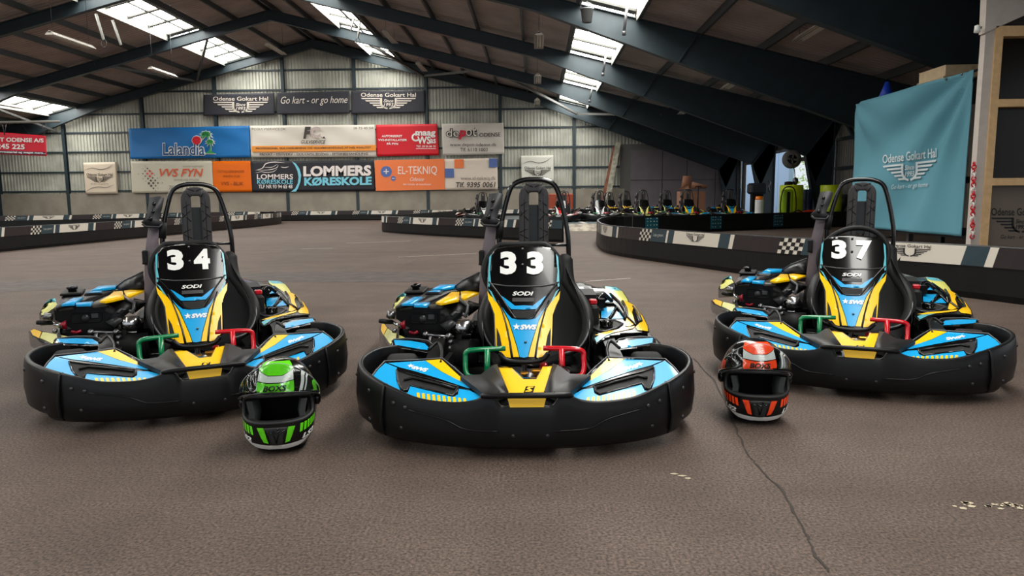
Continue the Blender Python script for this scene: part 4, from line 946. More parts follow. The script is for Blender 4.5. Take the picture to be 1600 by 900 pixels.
        h = MB(); v, f = draw(yel1, FF, 5, (0, 0, .0024)); h.add(v, f, None, True); B(M(h), 'yellow_sticker', YEL, fo); h = MB()
        for q in stripes: v, f = draw(q, FF, 5, (0, 0, .0034)); h.add(v, f)
        B(M(h), 'yellow_stripes', YEL, fo)
        # star and letters (drawn once per side so that they stay readable)
        tx = MB(); star = []
        cx, cy = (641, 571) if sg == 1 else (0, 0)
        sc_ = c3([(316, 474)])[0]
        st = [(sc_[0] + (6.5 if k % 2 == 0 else 2.4) * math.cos(R(-90 + 36 * k)), sc_[1] + (3.6 if k % 2 == 0 else 1.5) * math.sin(R(-90 + 36 * k))) for k in range(10)]
        v, f = draw(st, FF, 5, (0, 0, .0036)); pts_ = list(v)
        if sg == 1: tx.add(v, f)
        else: tx.add([(-q.x, q.y, q.z) for q in v], f)
        vs, fs, _ = text2d('SWS', bold=.06, shear=.25, spacing=.9); q0, q1, q2, q3 = c3([(325, 474), (404, 488), (392, 506), (318, 488)])
        def mp(u, w_): return (q3[0] * (1 - u) * (1 - w_) + q2[0] * u * (1 - w_) + q1[0] * u * w_ + q0[0] * (1 - u) * w_, q3[1] * (1 - u) * (1 - w_) + q2[1] * u * (1 - w_) + q1[1] * u * w_ + q0[1] * (1 - u) * w_)
        if sg == 1: v, f = drawtri([mp(x, y) for x, y in vs], fs, FF, (0, 0, .0036)); tx.add(v, f)
        else: v, f = drawtri([mp(1 - x, y) for x, y in vs], fs, FF, (0, 0, .0036)); tx.add([(-q.x, q.y, q.z) for q in v], f)
        B(tx, 'white_lettering', WHITE, fo)
    # ---- nose cone
    FN = lambda p: p.z - (.205 + .12 * max(0, p.y - .06) - .9 * p.x * p.x * 0)
    ybase = C(1, 0, 0, [(774, 570), (800, 572), (818, 588), (838, 588), (848, 570), (874, 567), (862, 600), (858, 614), (852, 630), (802, 632), (793, 616), (786, 598)])
    nc = B(plate([(762, 572), (776, 566), (800, 570), (818, 585), (838, 585), (848, 568), (874, 564), (890, 572), (892, 622), (878, 634), (780, 637), (762, 628)], FN, (0, 0, -.04), None, 5, (0, 0, -.012)), 'nose_cone', BLKG)
    yy = MB(); v, f = draw([(777, 572), (800, 573), (818, 590), (838, 590), (848, 571), (872, 569), (859, 597), (856, 610), (794, 612), (788, 597)], FN, 4, (0, 0, -.006)); yy.shell(v, f, (0, 0, -.006))
    yy.add([(-.062, -.004, .200), (.062, -.004, .200), (.072, .004, .238), (-.072, .004, .238)], [(0, 1, 2, 3)]); B(yy, 'yellow_sticker', YEL, nc)
    q = MB(); v, f = draw([(822, 602), (836, 601.5), (833, 611.5), (818, 612)], FN, 4, (0, 0, -.004)); q.add(v, f); B(q, 'emblem_ground', BLKG, nc)
    q = MB()
    for L in ([(822.5, 605.8), (826, 603), (834, 602.6), (833, 604.6), (827.2, 605)], [(822.5, 605.8), (827.2, 605), (832, 608.6), (829, 610.6), (826.4, 608)], [(820.4, 611), (829, 610.6), (826.4, 608.4), (821.4, 609)]): v, f = draw(L, FN, 4, (0, 0, -.0028)); q.add(v, f)
    B(q, 'emblem', YEL, nc)
    lp = [(-.165, .03, .232), (-.15, .0, .243), (-.075, -.018, .248), (0, -.022, .249), (.075, -.018, .248), (.15, .0, .243), (.165, .03, .232)]
    B(MB().tube(catmull(lp, 5), .0105, 8), 'nose_lip', BLK, nc)
    # pocket below the lip
    for sg in (1, -1):
        # faceted carbon wedge between fairing and nose
        A = [kS(*c_, lambda p: p.z - (.215 + .16 * (p.y - .05))) for c_ in c3([(556, 518), (655, 512), (745, 594), (700, 632), (636, 580)])]
        Wd = [kS(*c_, lambda p: p.z - (.26 + .02 * (p.y - .05))) for c_ in c3([(712, 468)])][0]
        E_ = [kS(*c_, lambda p: p.z - (.22 + .1 * (p.y - .05))) for c_ in c3([(735, 462), (790, 596), (735, 618)])]
        vs = A + [Wd] + E_; mb = MB(); mb.shell(vs, [(0, 1, 2, 3, 4), (1, 5, 7, 2), (5, 6, 7), (2, 7, 8)], (0, 0, -.02)); w_ = B(mb if sg == 1 else mirror_mb(mb), 'nose_wing', CARB)
    # ---- pedals
    for sg, m, u in ((-1, GRN, 0), (1, RED, 0)):
        xo, xi = sg * .262, sg * .085; y = .56
        mb = MB(); lp = catmull([(xi, y + .02, .295), (sg * .21, y, .295), (xo - sg * .006, y, .285), (xo, y - .004, .255), (xo - sg * .004, y - .03, .20), (xo - sg * .03, y - .045, .182), (sg * .15, y - .045, .182), (sg * .13, y - .03, .2)], 5)
        mb.tube(lp, .0115, 10); mb.tube([(sg * .165, y, .295), (sg * .165, y - .045, .182)], .013, 8); mb.tube([(sg * .13, y - .03, .2), (sg * .12, y + .02, .1)], .012, 8); B(mb, 'pedal', m)
    # ---- steering fairing with number plate
    def g(x, z): return .60 + .72 * (z - .24) + .9 * x * x + (0.0 if z > .42 else .0)
    FP = lambda p: p.y - g(p.x, p.z)
    CX = 818.3
    def MR(L): return [(2 * CX - x, y) for x, y in L][::-1]
    lf = [(789, 560), (783, 553), (774, 548), (772, 539), (772, 512), (771, 492), (766, 477), (762, 462), (760.5, 447), (762, 430), (765, 408), (768, 396), (776, 389), (795, 386), (CX, 384.5)]
    out = lf[::-1] + [] ; outline = lf + MR(lf)[1:] + [(850, 562), (CX, 563)]
    sf = B(plate(outline, FP, (0, .03, .004), None, 6, (0, 0, 0)), 'steering_fairing', BLKG)
    OFF = (0, -.0025, .0012); OFF2 = (0, -.004, .002); OFF3 = (0, -.0055, .0025)
    yo = [(763, 468), (761.5, 455), (766, 462), (771, 466), (777, 474), (783, 484), (789, 505), (795, 534), (798, 559), (789, 558), (783, 551), (775.5, 546), (774, 520), (773, 492), (768, 478)]
    hole = [(776, 512), (781, 524), (784, 540), (780, 547), (776.5, 540)]
    yin = [(785, 484), (794, 501), (801, 522.5), (807, 541.5), (811, 558), (802, 558), (798.5, 536), (792, 507)]
    stb = [(764.5, 402), (768, 397), (765.5, 424), (767, 440), (764.5, 449), (762.5, 447), (763, 424)]
    def sticker(L, name, m, off=OFF, par=None):
        for q_ in L:
            h = MB(); v, f = draw(q_, FP, 5, off); h.add(v, f, None, True); r_ = B(h, name, m, par or sf)
        return r_
    ys = sticker([yo, MR(yo), yin, MR(yin)], 'yellow_sticker', YEL)
    sticker([stb, MR(stb)], 'teal_sticker', TEALK)
    tk = [[(763.5 + k * 1.5, 452 + k * 2.9), (769 + k * 1.4, 457 + k * 2.9), (769 + k * 1.4, 458.6 + k * 2.9), (763.8 + k * 1.5, 453.6 + k * 2.9)] for k in range(6)]
    sticker(tk + [MR(q_) for q_ in tk], 'teal_hatching', TEALK, OFF2)
    bl_ = [(812, 558), (808, 541), (802, 522), (795, 500), (784.5, 480), (793, 491), (800, 498)]; bm_ = bl_ + [(CX, 498.8)] + MR(bl_) + [(CX, 559)]
    bv = [(783, 462), (789, 466), (804.5, 478), (CX, 477.3), (832, 478), (847.5, 466), (853.5, 462), (846, 474), (838, 483), (CX, 484), (798.5, 483), (790, 474)]
    sticker([bm_, bv], 'blue_sticker', BLUE)
    sticker([[(800, 484.5), (CX, 485.5), (836.6, 484.5), (835, 490), (831, 496.5), (CX, 497.5), (805.5, 496.5), (801.5, 490)]], 'recess_plate', BLKM)
    sticker([[(800.5, 465.5), (834.5, 465.5), (834.5, 471.5), (800.5, 471.5)]], 'grey_label', mat('grey_label', (48, 46, 48), .5))
    sticker([hole, MR(hole)], 'side_slot', BLKM, OFF2)
    rg = [(764, 441), (769, 446), (784, 466), (793, 480), (801, 492), (806, 497.5), (CX, 498.3)]
    for L in (rg + MR(rg)[1:], ):
        B(MB().tube([kS(x, y, FP) + Vector(OFF2) for x, y in [(p.x, p.y) for p in catmull([(a, b, 0) for a, b in L], 3)]], .0042, 6), 'raised_edge', BLKG, sf)
    B(MB().tube([kS(x, y, FP) + Vector(OFF) for x, y in ((769, 444), (790, 447), (CX, 447.8), (847, 447), (867.6, 444))], .0035, 6), 'plate_seam', GREYM, sf)
    for L in ([(779, 470), (786, 490), (793, 515), (798.6, 545), (800, 560)],): 
        for q_ in (L, MR(L)): B(MB().tube([kS(x, y, FP) + Vector(OFF) for x, y in q_], .0038, 6), 'raised_edge', BLKG, sf)
    def ptext(t, x0, y0, x1, y1, name, m=WHITE, **k):
        vs, fs, _ = text2d(t, **k); v, f = drawtri([(x0 + (x1 - x0) * x, y1 + (y0 - y1) * y) for x, y in vs], fs, FP, OFF3); h = MB(); h.add(v, f); return B(h, name, m, sf)
    ptext('SODI', 800.5, 456, 833.5, 462.3, 'lettering', bold=.03, shear=.25)
    ptext('SWS', 812.5, 507.5, 838.5, 515.5, 'lettering', bold=.06, shear=.25)
    st = [(807 + (6.5 if k % 2 == 0 else 2.6) * math.cos(R(-90 + 36 * k)), 511 + (6 if k % 2 == 0 else 2.4) * math.sin(R(-90 + 36 * k))) for k in range(10)]; sticker([st], 'star', WHITE, OFF3)
    sc_ = MB()
    for u, v in ((816.5, 389.5), (816.5, 414), (821, 534.5)):
        c = kS(u, v, FP); sc_.lathe([(.006, -.006), (.006, .001), (0, .003)], c + Vector((0, -.004, .002)), 'y', 8)
    B(sc_, 'screws', STEEL, sf)
    # chin of the fairing
    B(MB().tube(catmull([kY(x, y, yy_) for x, y, yy_ in ((780, 552, .60), (792, 563, .59), (CX, 566, .585), (845, 563, .59), (857, 552, .60))], 5), .012, 8), 'lower_edge', BLK, sf)
    # ---- steering wheel and column
    mb = MB(); wc = Vector((0, 1.0, .60)); ux = Vector((1, 0, 0)); uy = Vector((0, .30, .954))
    ring = []
    for k in range(40):
        a = 2 * math.pi * k / 40; xr, yr = .192 * math.cos(a), .165 * math.sin(a); yr = min(yr, .135) if abs(xr) < .12 else yr; ring.append(wc + ux * xr + uy * yr)
    mb.tube(ring, .0155, 10, closed=True); sw = B(mb, 'steering_wheel', BLKM)
    mb = MB()
    for sx in (-1, 1): mb.bar(wc, wc + ux * sx * .17 + uy * .02, .018, .004)
    mb.bar(wc, wc - uy * .16, .018, .004, up=(1, 0, 0)); mb.lathe([(.05, -.02), (.05, .02), (0, .025)], wc, 'y', 16); B(mb, 'wheel_hub', BLKG, sw)
    B(MB().tube([wc, (0, .62, .14)], .012, 8), 'steering_column', STEEL)
    # mechanical bits under the fairing
    mb = MB(); mb.rbox(-.06, .07, .60, .72, .09, .17, .01).tube([(-.34, .62, .13), (-.05, .64, .14), (.05, .64, .14), (.34, .62, .13)], .008, 6).lathe([(.03, -.03), (.03, .03), (0, .035)], (.02, .58, .16), 'y', 12); B(mb, 'steering_linkage', STEEL)
    mb = MB(); mb.rbox(.03, .08, .56, .6, .17, .2, .008).rbox(-.02, .02, .55, .59, .13, .19, .008); B(mb, 'brake_fittings', mat('brass', (190, 130, 40), .35, .9))
    B(MB().rbox(.07, .105, .62, .66, .17, .215, .01), 'red_bracket', RED)
    # ---- wheels
    def wheel(x, y, r, w_):
        t = MB(); pr = [(r * .58, -w_ / 2), (r * .9, -w_ / 2), (r * .985, -w_ / 2 + .012), (r, -w_ / 2 + .03), (r, w_ / 2 - .03), (r * .985, w_ / 2 - .012), (r * .9, w_ / 2), (r * .58, w_ / 2)]
        t.lathe(pr, (x, y, r), 'x', 32); o = B(t, 'wheel', RUB); q_ = MB().lathe([(.02, -w_ / 2 - .01), (.05, -w_ / 2 + .01), (r * .57, -w_ / 2 + .01), (r * .6, -w_ / 2), (r * .57, -w_ / 2 + .03), (r * .57, w_ / 2 - .03), (r * .6, w_ / 2), (r * .57, w_ / 2 - .01), (.05, w_ / 2 - .01), (.02, w_ / 2 + .01)], (x, y, r), 'x', 20); B(q_, 'rim', STEEL, o)
    for sg in (-1, 1): wheel(sg * .56, .66, .128, .13); wheel(sg * .55, 1.66, .138, .19)
    B(MB().tube([(-.5, 1.66, .138), (.5, 1.66, .138)], .02, 10), 'rear_axle', STEEL)
    # ---- seat
    G = []; 
    rows = [(.13, .17, 1.02, .10), (.12, .21, 1.12, .16), (.17, .245, 1.20, .25), (.24, .265, 1.25, .27), (.32, .265, 1.29, .25), (.40, .245, 1.32, .20), (.48, .215, 1.345, .12), (.54, .19, 1.37, .07), (.58, .175, 1.39, .04)]
    sx0 = .065
    for z, hw, yb, dp in rows:
        row = []
        for k in range(25):
            a = R(-100 + 200 * k / 24); x = math.sin(a); y_ = math.cos(a)
            x = math.copysign(abs(x) ** .75, x); dd = dp * (1 - (abs(y_) ** .7 if y_ > 0 else -.15)) if True else 0
            row.append((sx0 + hw * x, yb - dd, z + (.0 if abs(x) < .8 else .0)))
        G.append(row)
    nR, nC = len(G), 25; vs = [p for r_ in G for p in r_]; fs = [(i * nC + j, i * nC + j + 1, (i + 1) * nC + j + 1, (i + 1) * nC + j) for i in range(nR - 1) for j in range(nC - 1)]
    mb = MB(); mb.shell(vs, fs, (0, -.022, .006)); seat = B(mb, 'seat', BLKM)
    # seat pan
    mb = MB(); Gp = [[(sx0 + .17 * u * (1 - .25 * v_), 1.10 - .34 * v_, .115 + .05 * u * u + .035 * v_) for u in (-1, -.6, -.2, .2, .6, 1)] for v_ in (0, .3, .6, 1)]
    vs = [p for r_ in Gp for p in r_]; mb.shell(vs, [(i * 6 + j, i * 6 + j + 1, (i + 1) * 6 + j + 1, (i + 1) * 6 + j) for i in range(3) for j in range(5)], (0, 0, .015)); B(mb, 'seat_pan', BLKG, seat)
    for sg in (-1, 1):   # padded side bolsters, tall and rounded on top
        x = sx0; path = [(x + sg * .172, 1.385, .652), (x + sg * .174, 1.36, .58), (x + sg * .186, 1.32, .50), (x + sg * .225, 1.26, .44), (x + sg * .25, 1.16, .40), (x + sg * .265, 1.06, .345), (x + sg * .25, .99, .27), (x + sg * .20, .96, .205), (x + sg * .13, .96, .18)]
        P_ = catmull(path, 5); mb = MB(); G = []
        for i, p in enumerate(P_):
            t = (P_[min(i + 1, len(P_) - 1)] - P_[max(0, i - 1)]).normalized(); s_ = Vector((1, 0, 0)); u_ = t.cross(s_).normalized(); f_ = i / (len(P_) - 1)
            wx = .046 * (1 - .45 * f_); wu = .03 + .012 * math.sin(math.pi * f_); cap = min(1, (i + .35) / 2.2) ** .5; cap2 = min(1, (len(P_) - 1 - i + .3) / 2.0) ** .5; wx *= cap * cap2; wu *= cap * cap2
            G.append([p + s_ * wx * math.cos(2 * math.pi * k / 12) + u_ * wu * math.sin(2 * math.pi * k / 12) for k in range(12)])
        mb.grid(G, smooth=True, closed_u=True); mb.add(G[0], [tuple(range(12))]); mb.add(G[-1], [tuple(range(12))]); B(mb, 'bolster', BLKM, seat)
        B(MB().tube([p + Vector((sg * .006, -.034, .014)) for p in P_[16:]], .0045, 6), 'bolster_piping', MATS.get('piping_grey') or mat('piping_grey', (120, 120, 122), .35), seat)
    # ---- roll hoop, crossbar, headrest
    hx = .067
    hp = catmull([(hx - .175, 1.42, .10), (hx - .19, 1.41, .45), (hx - .192, 1.40, .70), (hx - .178, 1.40, .82), (hx - .145, 1.40, .96), (hx - .115, 1.40, 1.03), (hx - .06, 1.40, 1.058), (hx, 1.40, 1.063), (hx + .06, 1.40, 1.058), (hx + .115, 1.40, 1.03), (hx + .145, 1.40, .96), (hx + .178, 1.40, .82), (hx + .192, 1.40, .70), (hx + .19, 1.41, .45), (hx + .175, 1.42, .10)], 5)
    rh = B(MB().tube(hp, .0135, 12), 'roll_hoop', TUBE)
    B(MB().tube([(hx - .19, 1.40, .70), (hx - .075, 1.375, .705)], .008, 8).tube([(hx + .19, 1.40, .70), (hx + .075, 1.375, .705)], .008, 8), 'crossbar', TUBE, rh)
    def stad(w_, z0, z1, r_): return [(hx + (w_ - r_) + r_ * math.cos(R(a)), z1 - r_ + r_ * math.sin(R(a))) for a in range(0, 91, 15)] + [(hx - (w_ - r_) + r_ * math.cos(R(a)), z1 - r_ + r_ * math.sin(R(a))) for a in range(90, 181, 15)] + [(hx - (w_ - .02) + .02 * math.cos(R(a)), z0 + .02 + .02 * math.sin(R(a))) for a in range(180, 271, 30)] + [(hx + (w_ - .02) + .02 * math.cos(R(a)), z0 + .02 + .02 * math.sin(R(a))) for a in range(270, 361, 30)]
    HRM = mat('headrest_foam', (58, 56, 57), .62, bump=.15, bscale=200)
    v, f = tri2d(stad(.080, .60, 1.045, .076), .03, [stad(.0255, .66, .992, .012)])
    def hy(x, z): return 1.345 + 1.2 * (x - hx) ** 2 + .05 * (1 - z)
    mb = MB(); mb.shell([(x, hy(x, z), z) for x, z in v], f, (0, .032, 0)); hr = B(mb, 'headrest', HRM)
    gv = MB()
    for sx in (-1, 1):
        for (a, b, c, d) in ((.03, .74, .076, .765), (.03, .80, .076, .775), (.03, .84, .076, .89), (.03, .905, .076, .865), (.028, .95, .07, .92), (.03, .985, .05, 1.02), (.005, 1.02, .045, 1.038), (.03, .70, .076, .68), (.03, .65, .076, .69)):
            gv.tube([(hx + sx * a, hy(hx + a, b) - .0005, b), (hx + sx * c, hy(hx + c, d) - .0005, d)], .0022, 5)
        gv.tube([(hx + sx * .052, hy(hx + .052, z) - .0005, z) for z in (.62, .74, .8, .86, .93, .99)], .0018, 5)
    B(gv, 'grooves', BLKG, hr)
    v, f = tri2d([(hx - .028, .72), (hx + .028, .72), (hx + .028, .925), (hx - .028, .925)]); B(MB().shell([(x, 1.372, z) for x, z in v], f, (0, .012, 0), None, False), 'headrest_plate', mat('plate_dark', (30, 33, 35), .5), hr)
    # ---- seat belt on the left of the hoop
    sb = MB(); bx0 = -.155
    S = lambda px, py, y=1.38: kY(px, py, y)
    sb.shell([S(*c_) for c_ in ((760, 352), (776, 352), (772, 395), (768, 470), (764, 520), (744, 520), (748, 470), (752, 400))], [(0, 1, 2, 7), (7, 2, 3, 6), (6, 3, 4, 5)], (0, .006, 0)); belt = B(sb, 'seat_belt', STRAP)
    kb = MB(); bq = [S(*c_, 1.36) for c_ in ((764, 303), (780, 301), (786, 304), (782, 322), (776, 341), (782, 345), (779, 352), (756, 350), (750, 345), (758, 335))]
    kb.shell(bq, [(0, 1, 2, 3, 4, 9), (4, 5, 6, 7, 8, 9)], (0, .03, 0)); kb.tube([S(751, 347, 1.35), S(756, 352, 1.35), S(776, 353, 1.35), S(781, 347, 1.35)], .007, 6); kb_ = B(kb, 'belt_bracket', mat('bracket_grey', (44, 44, 47), .5), belt)
    hb = MB()
    for (u, v, r_) in ((770, 314, .011), (768, 327, .009), (763, 339, .013)): hb.lathe([(r_, -.008), (r_, .004), (0, .006)], S(u, v, 1.35), 'y', 12)
    B(hb, 'bracket_knob', BLKG, belt)
    rb = MB().rbox(S(743, 0, 1.42).x, S(752, 0, 1.42).x, 1.36, 1.42, S(744, 413, 1.38).z, S(744, 391, 1.38).z, .01).tube([S(748, 412, 1.37), S(757, 414, 1.37)], .007, 6).tube([S(783, 345, 1.39), S(780, 372, 1.39)], .02, 8); B(rb, 'belt_reel', BLKM, belt)
    B(MB().bar((hx - .235, 1.42, .10), (hx - .235, 1.40, .95), .022, .01, up=(0, 1, 0)), 'belt_post', BLKM, rh)
    # ---- front mudguards (small blue-topped winglets above the front tyres)
    c8 = lambda L: C(6.43, 580, 420, L)
    FW = lambda p: p.z - (.268 + .10 * (p.y - .8) - .05 * max(0, abs(p.x) - .5))
    for sg in (1, -1):
        def M(mb): return mb if sg == 1 else mirror_mb(mb)
        wg = B(M(plate(c8([(205, 730), (225, 708), (360, 700), (480, 708), (570, 722), (640, 775), (650, 830), (625, 850), (560, 842), (230, 790), (205, 770)]), FW, (0, .01, -.025), None, 4, a=.3, b=1.4)), 'mudguard', BLKG); B(M(MB().tube([kS(x, y, FW, .3, 1.4) + Vector((0, 0, .001)) for x, y in c8([(205, 730), (225, 708), (360, 700), (480, 708), (570, 722), (640, 775), (650, 830), (625, 850)])], .0025, 6)), 'edge_highlight', MATS['highlight_grey'], wg)  # grey tube on the mudguard rim paints in its edge highlight
        h = MB(); v, f = draw(c8([(228, 718), (400, 728), (538, 752), (602, 822), (500, 812), (240, 766)]), FW, 4, (0, 0, .002), a=.3, b=1.4); h.add(v, f, None, True); B(M(h), 'blue_sticker', BLUE, wg)
        # black arm running from fairing up to the pod
        arm = MB().bar((-.40, .45, .25), (-.42, .95, .26), .03, .012).bar((-.37, .5, .2), (-.36, .95, .17), .012, .03).tube(catmull([(-.43, .62, .285), (-.40, .70, .30), (-.37, .60, .28), (-.36, .45, .26)], 5), .008, 6); B(M(arm), 'mudguard_arm', BLK, wg)
    # ---- side bumper rail and rear wrap
    rl = catmull([(-.60, .80, 0), (-.68, .92, 0), (-.72, 1.2, 0), (-.72, 1.55, 0), (-.68, 1.85, 0), (-.55, 2.02, 0), (-.3, 2.08, 0), (0, 2.09, 0), (.3, 2.08, 0), (.55, 2.02, 0), (.68, 1.85, 0), (.72, 1.55, 0), (.72, 1.2, 0), (.68, .92, 0), (.60, .80, 0)], 6)
    G = []
    for i, p in enumerate(rl):
        t = rl[min(i + 1, len(rl) - 1)] - rl[max(i - 1, 0)]; n = Vector((-t.y, t.x, 0)).normalized(); z1 = .185 + .02 * math.sin(p.y * 2)
        G.append([(p.x + n.x * o, p.y + n.y * o, z) for o, z in ((-.03, .06), (0, .05), (.02, .07), (.025, .12), (.015, z1 - .01), (-.005, z1), (-.03, z1 - .01), (-.035, .1), (-.03, .06))])
    mb = MB(); mb.grid(G, smooth=True); mb.add(G[0], [tuple(range(8))]); mb.add(G[-1], [tuple(range(8))]); B(mb, 'rear_bumper', BLK)
    # ---- right side pod
    c7 = lambda L: C(5.625, 840, 400, L)
    def hz(x, y): ax = abs(x); return .275 + .085 * max(0, min(1.2, (y - .85))) - .9 * max(0, ax - .60) ** 1.5 * 1.6
    FR = lambda p: p.z - hz(p.x, p.y)
    D = lambda L, off, step=5: draw(L, FR, step, off, .6, 2.4)
    pod_out = c7([(300, 232), (380, 228), (455, 250), (520, 275), (600, 262), (690, 270), (750, 310), (790, 370), (806, 410), (870, 455), (930, 530), (970, 610), (985, 670), (950, 668), (800, 680), (640, 705), (515, 775), (480, 720), (468, 600), (440, 450), (400, 380), (310, 300)])
    pod = B(plate(pod_out, FR, (0, 0, -.06), None, 4, a=.6, b=2.4), 'side_pod', BLKG); 
    def stk(Ls, name, m, off=(0, 0, .002), par=None):
        for L in Ls: h = MB(); v, f = D(c7(L), off, 4); h.add(v, f, None, True); r_ = B(h, name, m, par or pod)
        return r_
    stk([[(590, 268), (690, 276), (745, 315), (785, 375), (796, 405), (730, 400), (700, 380), (640, 335), (600, 300)]], 'pale_sticker', PALE)
    stk([[(590, 268), (690, 276), (735, 308), (640, 305), (605, 290)], [(600, 705), (520, 765), (500, 725), (560, 690), (680, 670), (640, 690)]], 'teal_sticker', TEALK, (0, 0, .0026))
    stk([[(700, 385), (800, 410), (850, 440), (920, 530), (965, 620), (970, 665), (880, 655), (860, 630), (905, 580), (880, 520), (840, 460), (830, 500), (858, 600), (800, 625), (770, 618), (780, 560), (775, 490), (760, 440)], [(448, 458), (535, 462), (545, 548), (468, 548)], [(500, 700), (600, 668), (760, 640), (855, 618), (840, 640), (740, 662), (560, 700)]], 'yellow_sticker', YEL, (0, 0, .003))
    stk([[(556, 335), (632, 335), (668, 405), (590, 412)], [(560, 462), (680, 455), (690, 470), (610, 552), (560, 548)], [(730, 478), (765, 552), (650, 556)]], 'blue_sticker', BLUE, (0, 0, .003))
    gr_ = MB()
    for k in range(3):
        L = c7([(405 + 16 * k, 285 + 2 * k), (418 + 16 * k, 282 + 2 * k), (482 + 14 * k, 345 - 3 * k), (470 + 14 * k, 350 - 3 * k)]); v, f = D(L, (0, 0, .004)); gr_.shell(v, f, (0, 0, .006))
    B(gr_, 'grille_bars', GREYM, pod)
    for L in ([(545, 340), (575, 432), (672, 430), (690, 445), (770, 556)], [(640, 340), (720, 410), (765, 480), (770, 550)], [(690, 462), (636, 556)], [(745, 405), (778, 470), (790, 545), (862, 612), (912, 580), (890, 520), (838, 452)]):
        B(MB().tube([kS(x, y, FR, .6, 2.4) + Vector((0, 0, .006)) for x, y in c7(L)], .0075, 6), 'pod_rib', BLKG, pod)
    # fuel cap in its well
    well = c7([(475, 585), (560, 572), (680, 572), (748, 600), (690, 640), (600, 668), (540, 664), (495, 640)]); h = MB(); v, f = D(well, (0, 0, .003)); h.add(v, f); wl_ = B(h, 'cap_well', BLKM, pod)
    B(MB().tube([kS(x, y, FR, .6, 2.4) + Vector((0, 0, .004)) for x, y in well], .005, 6, closed=True), 'well_rim', GREYM, pod)
    cc = kS(*c7([(604, 628)])[0], FR, .6, 2.4); mb = MB(); mb.lathe([(.034, 0), (.034, .012), (.03, .016), (.03, .03), (.027, .036), (0, .036)], cc, 'z', 20)
    for k in range(10): a = 2 * math.pi * k / 10; mb.bar(cc + Vector((.031 * math.cos(a), .031 * math.sin(a), .016)), cc + Vector((.031 * math.cos(a), .031 * math.sin(a), .034)), .003, .003)
    B(mb, 'fuel_cap', BLKG, pod)
    # box between seat and pod, red switch
    mb = MB().rbox(.35, .40, 1.12, 1.34, .10, .40, .02).bar((.36, 1.34, .39), (.37, 1.62, .39), .05, .04); B(mb, 'tank_box', BLKM)
    mb = MB().rbox(.355, .395, 1.18, 1.23, .40, .425, .008); B(mb, 'red_switch', RED)
    mb = MB().rbox(.41, .50, 1.55, 1.66, .36, .41, .015).rbox(.42, .47, 1.42, 1.5, .34, .40, .01).tube(catmull([(.40, 1.4, .36), (.46, 1.48, .41), (.52, 1.52, .37)], 5), .012, 6); B(mb, 'battery_unit', BLKG)
    # side skirt of each pod
    for sg in (-1, 1):
        P_ = [(sg * .64, .93), (sg * .675, 1.2), (sg * .68, 1.5), (sg * .65, 1.8), (sg * .55, 1.98)]; G = [[(x, y, .12), (x * 1.01, y, .2), (x * .985, y, hz(x * .97, y) - .005)] for x, y in [(p.x, p.y) for p in catmull([(a, b, 0) for a, b in P_], 5)]]
        vs = [p for r_ in G for p in r_]; mb = MB(); mb.shell(vs, [(i * 3 + j, i * 3 + j + 1, (i + 1) * 3 + j + 1, (i + 1) * 3 + j) for i in range(len(G) - 1) for j in range(2)], (-sg * .012, 0, 0)); B(mb, 'side_skirt', BLK)
    # ---- left side: outer pod strip, engine cover, air box
    FL = lambda p: p.z - (.26 + .10 * max(0, p.y - .95) - 1.2 * max(0, abs(p.x) - .60) ** 1.5)
    DL = lambda L, off=(0, 0, 0), step=4: draw(c8(L), FL, step, off, .6, 2.4)
    mb = MB(); v, f = DL([(80, 620), (95, 560), (130, 545), (180, 600), (260, 650), (330, 690), (360, 705), (200, 790), (120, 720)]); mb.shell(v, f, (0, 0, -.06)); v, f = DL([(205, 420), (220, 370), (260, 290), (310, 250), (355, 240), (360, 410), (240, 420)]); mb.shell(v, f, (0, 0, -.06)); lp_ = B(mb, 'side_pod', BLKG)
    h = MB(); v, f = DL([(98, 620), (105, 560), (128, 552), (160, 600), (122, 672)], (0, 0, .003)); h.add(v, f, None, True); B(h, 'yellow_sticker', YEL, lp_)
    h = MB(); v, f = DL([(128, 672), (165, 605), (240, 650), (340, 698), (225, 712), (195, 765)], (0, 0, .003)); h.add(v, f, None, True); v, f = DL([(222, 405), (235, 350), (270, 290), (350, 275), (350, 330), (300, 360), (246, 405)], (0, 0, .003)); h.add(v, f, None, True); B(h, 'pale_sticker', PALE, lp_)
    h = MB(); v, f = DL([(262, 290), (310, 252), (352, 244), (352, 285), (280, 300)], (0, 0, .005)); h.add(v, f); B(h, 'teal_sticker', TEALK, lp_)
    # engine cover: faceted black box
    yF = 1.18
    Q = lambda a, b, y: kY(580 + a / 6.43, 420 + b / 6.43, y)
    fr = [Q(a, b, yF) for a, b in ((248, 385), (300, 362), (640, 352), (700, 350), (770, 540), (765, 640), (560, 690), (460, 650), (250, 500))]
    bk = [Vector((p.x, p.y + .55, p.z + .02)) for p in fr]; nF = len(fr); mb = MB(); mb.add(fr + bk, [tuple(range(nF)), tuple(range(2 * nF - 1, nF - 1, -1))] + [(i, (i + 1) % nF, nF + (i + 1) % nF, nF + i) for i in range(nF)]); ec = B(mb, 'engine_cover', BLK)
    sl_ = [Q(a, b, yF - .004) for a, b in ((388, 470), (405, 448), (640, 446), (662, 462), (664, 530), (645, 548), (415, 546), (395, 530))]; mb = MB(); mb.add(sl_, [tuple(range(8))]); mb.tube(sl_, .004, 6, closed=True); so = B(mb, 'cover_slot', BLKM, ec)
    mb = MB(); a_ = Q(600, 480, yF - .006); mb.rbox(a_.x - .015, a_.x + .02, yF - .015, yF - .002, a_.z - .015, a_.z + .012, .004); a_ = Q(520, 500, yF - .006); mb.lathe([(.018, -.01), (.018, .006), (0, .008)], a_, 'y', 12); B(mb, 'slot_fittings', GREYM, ec)
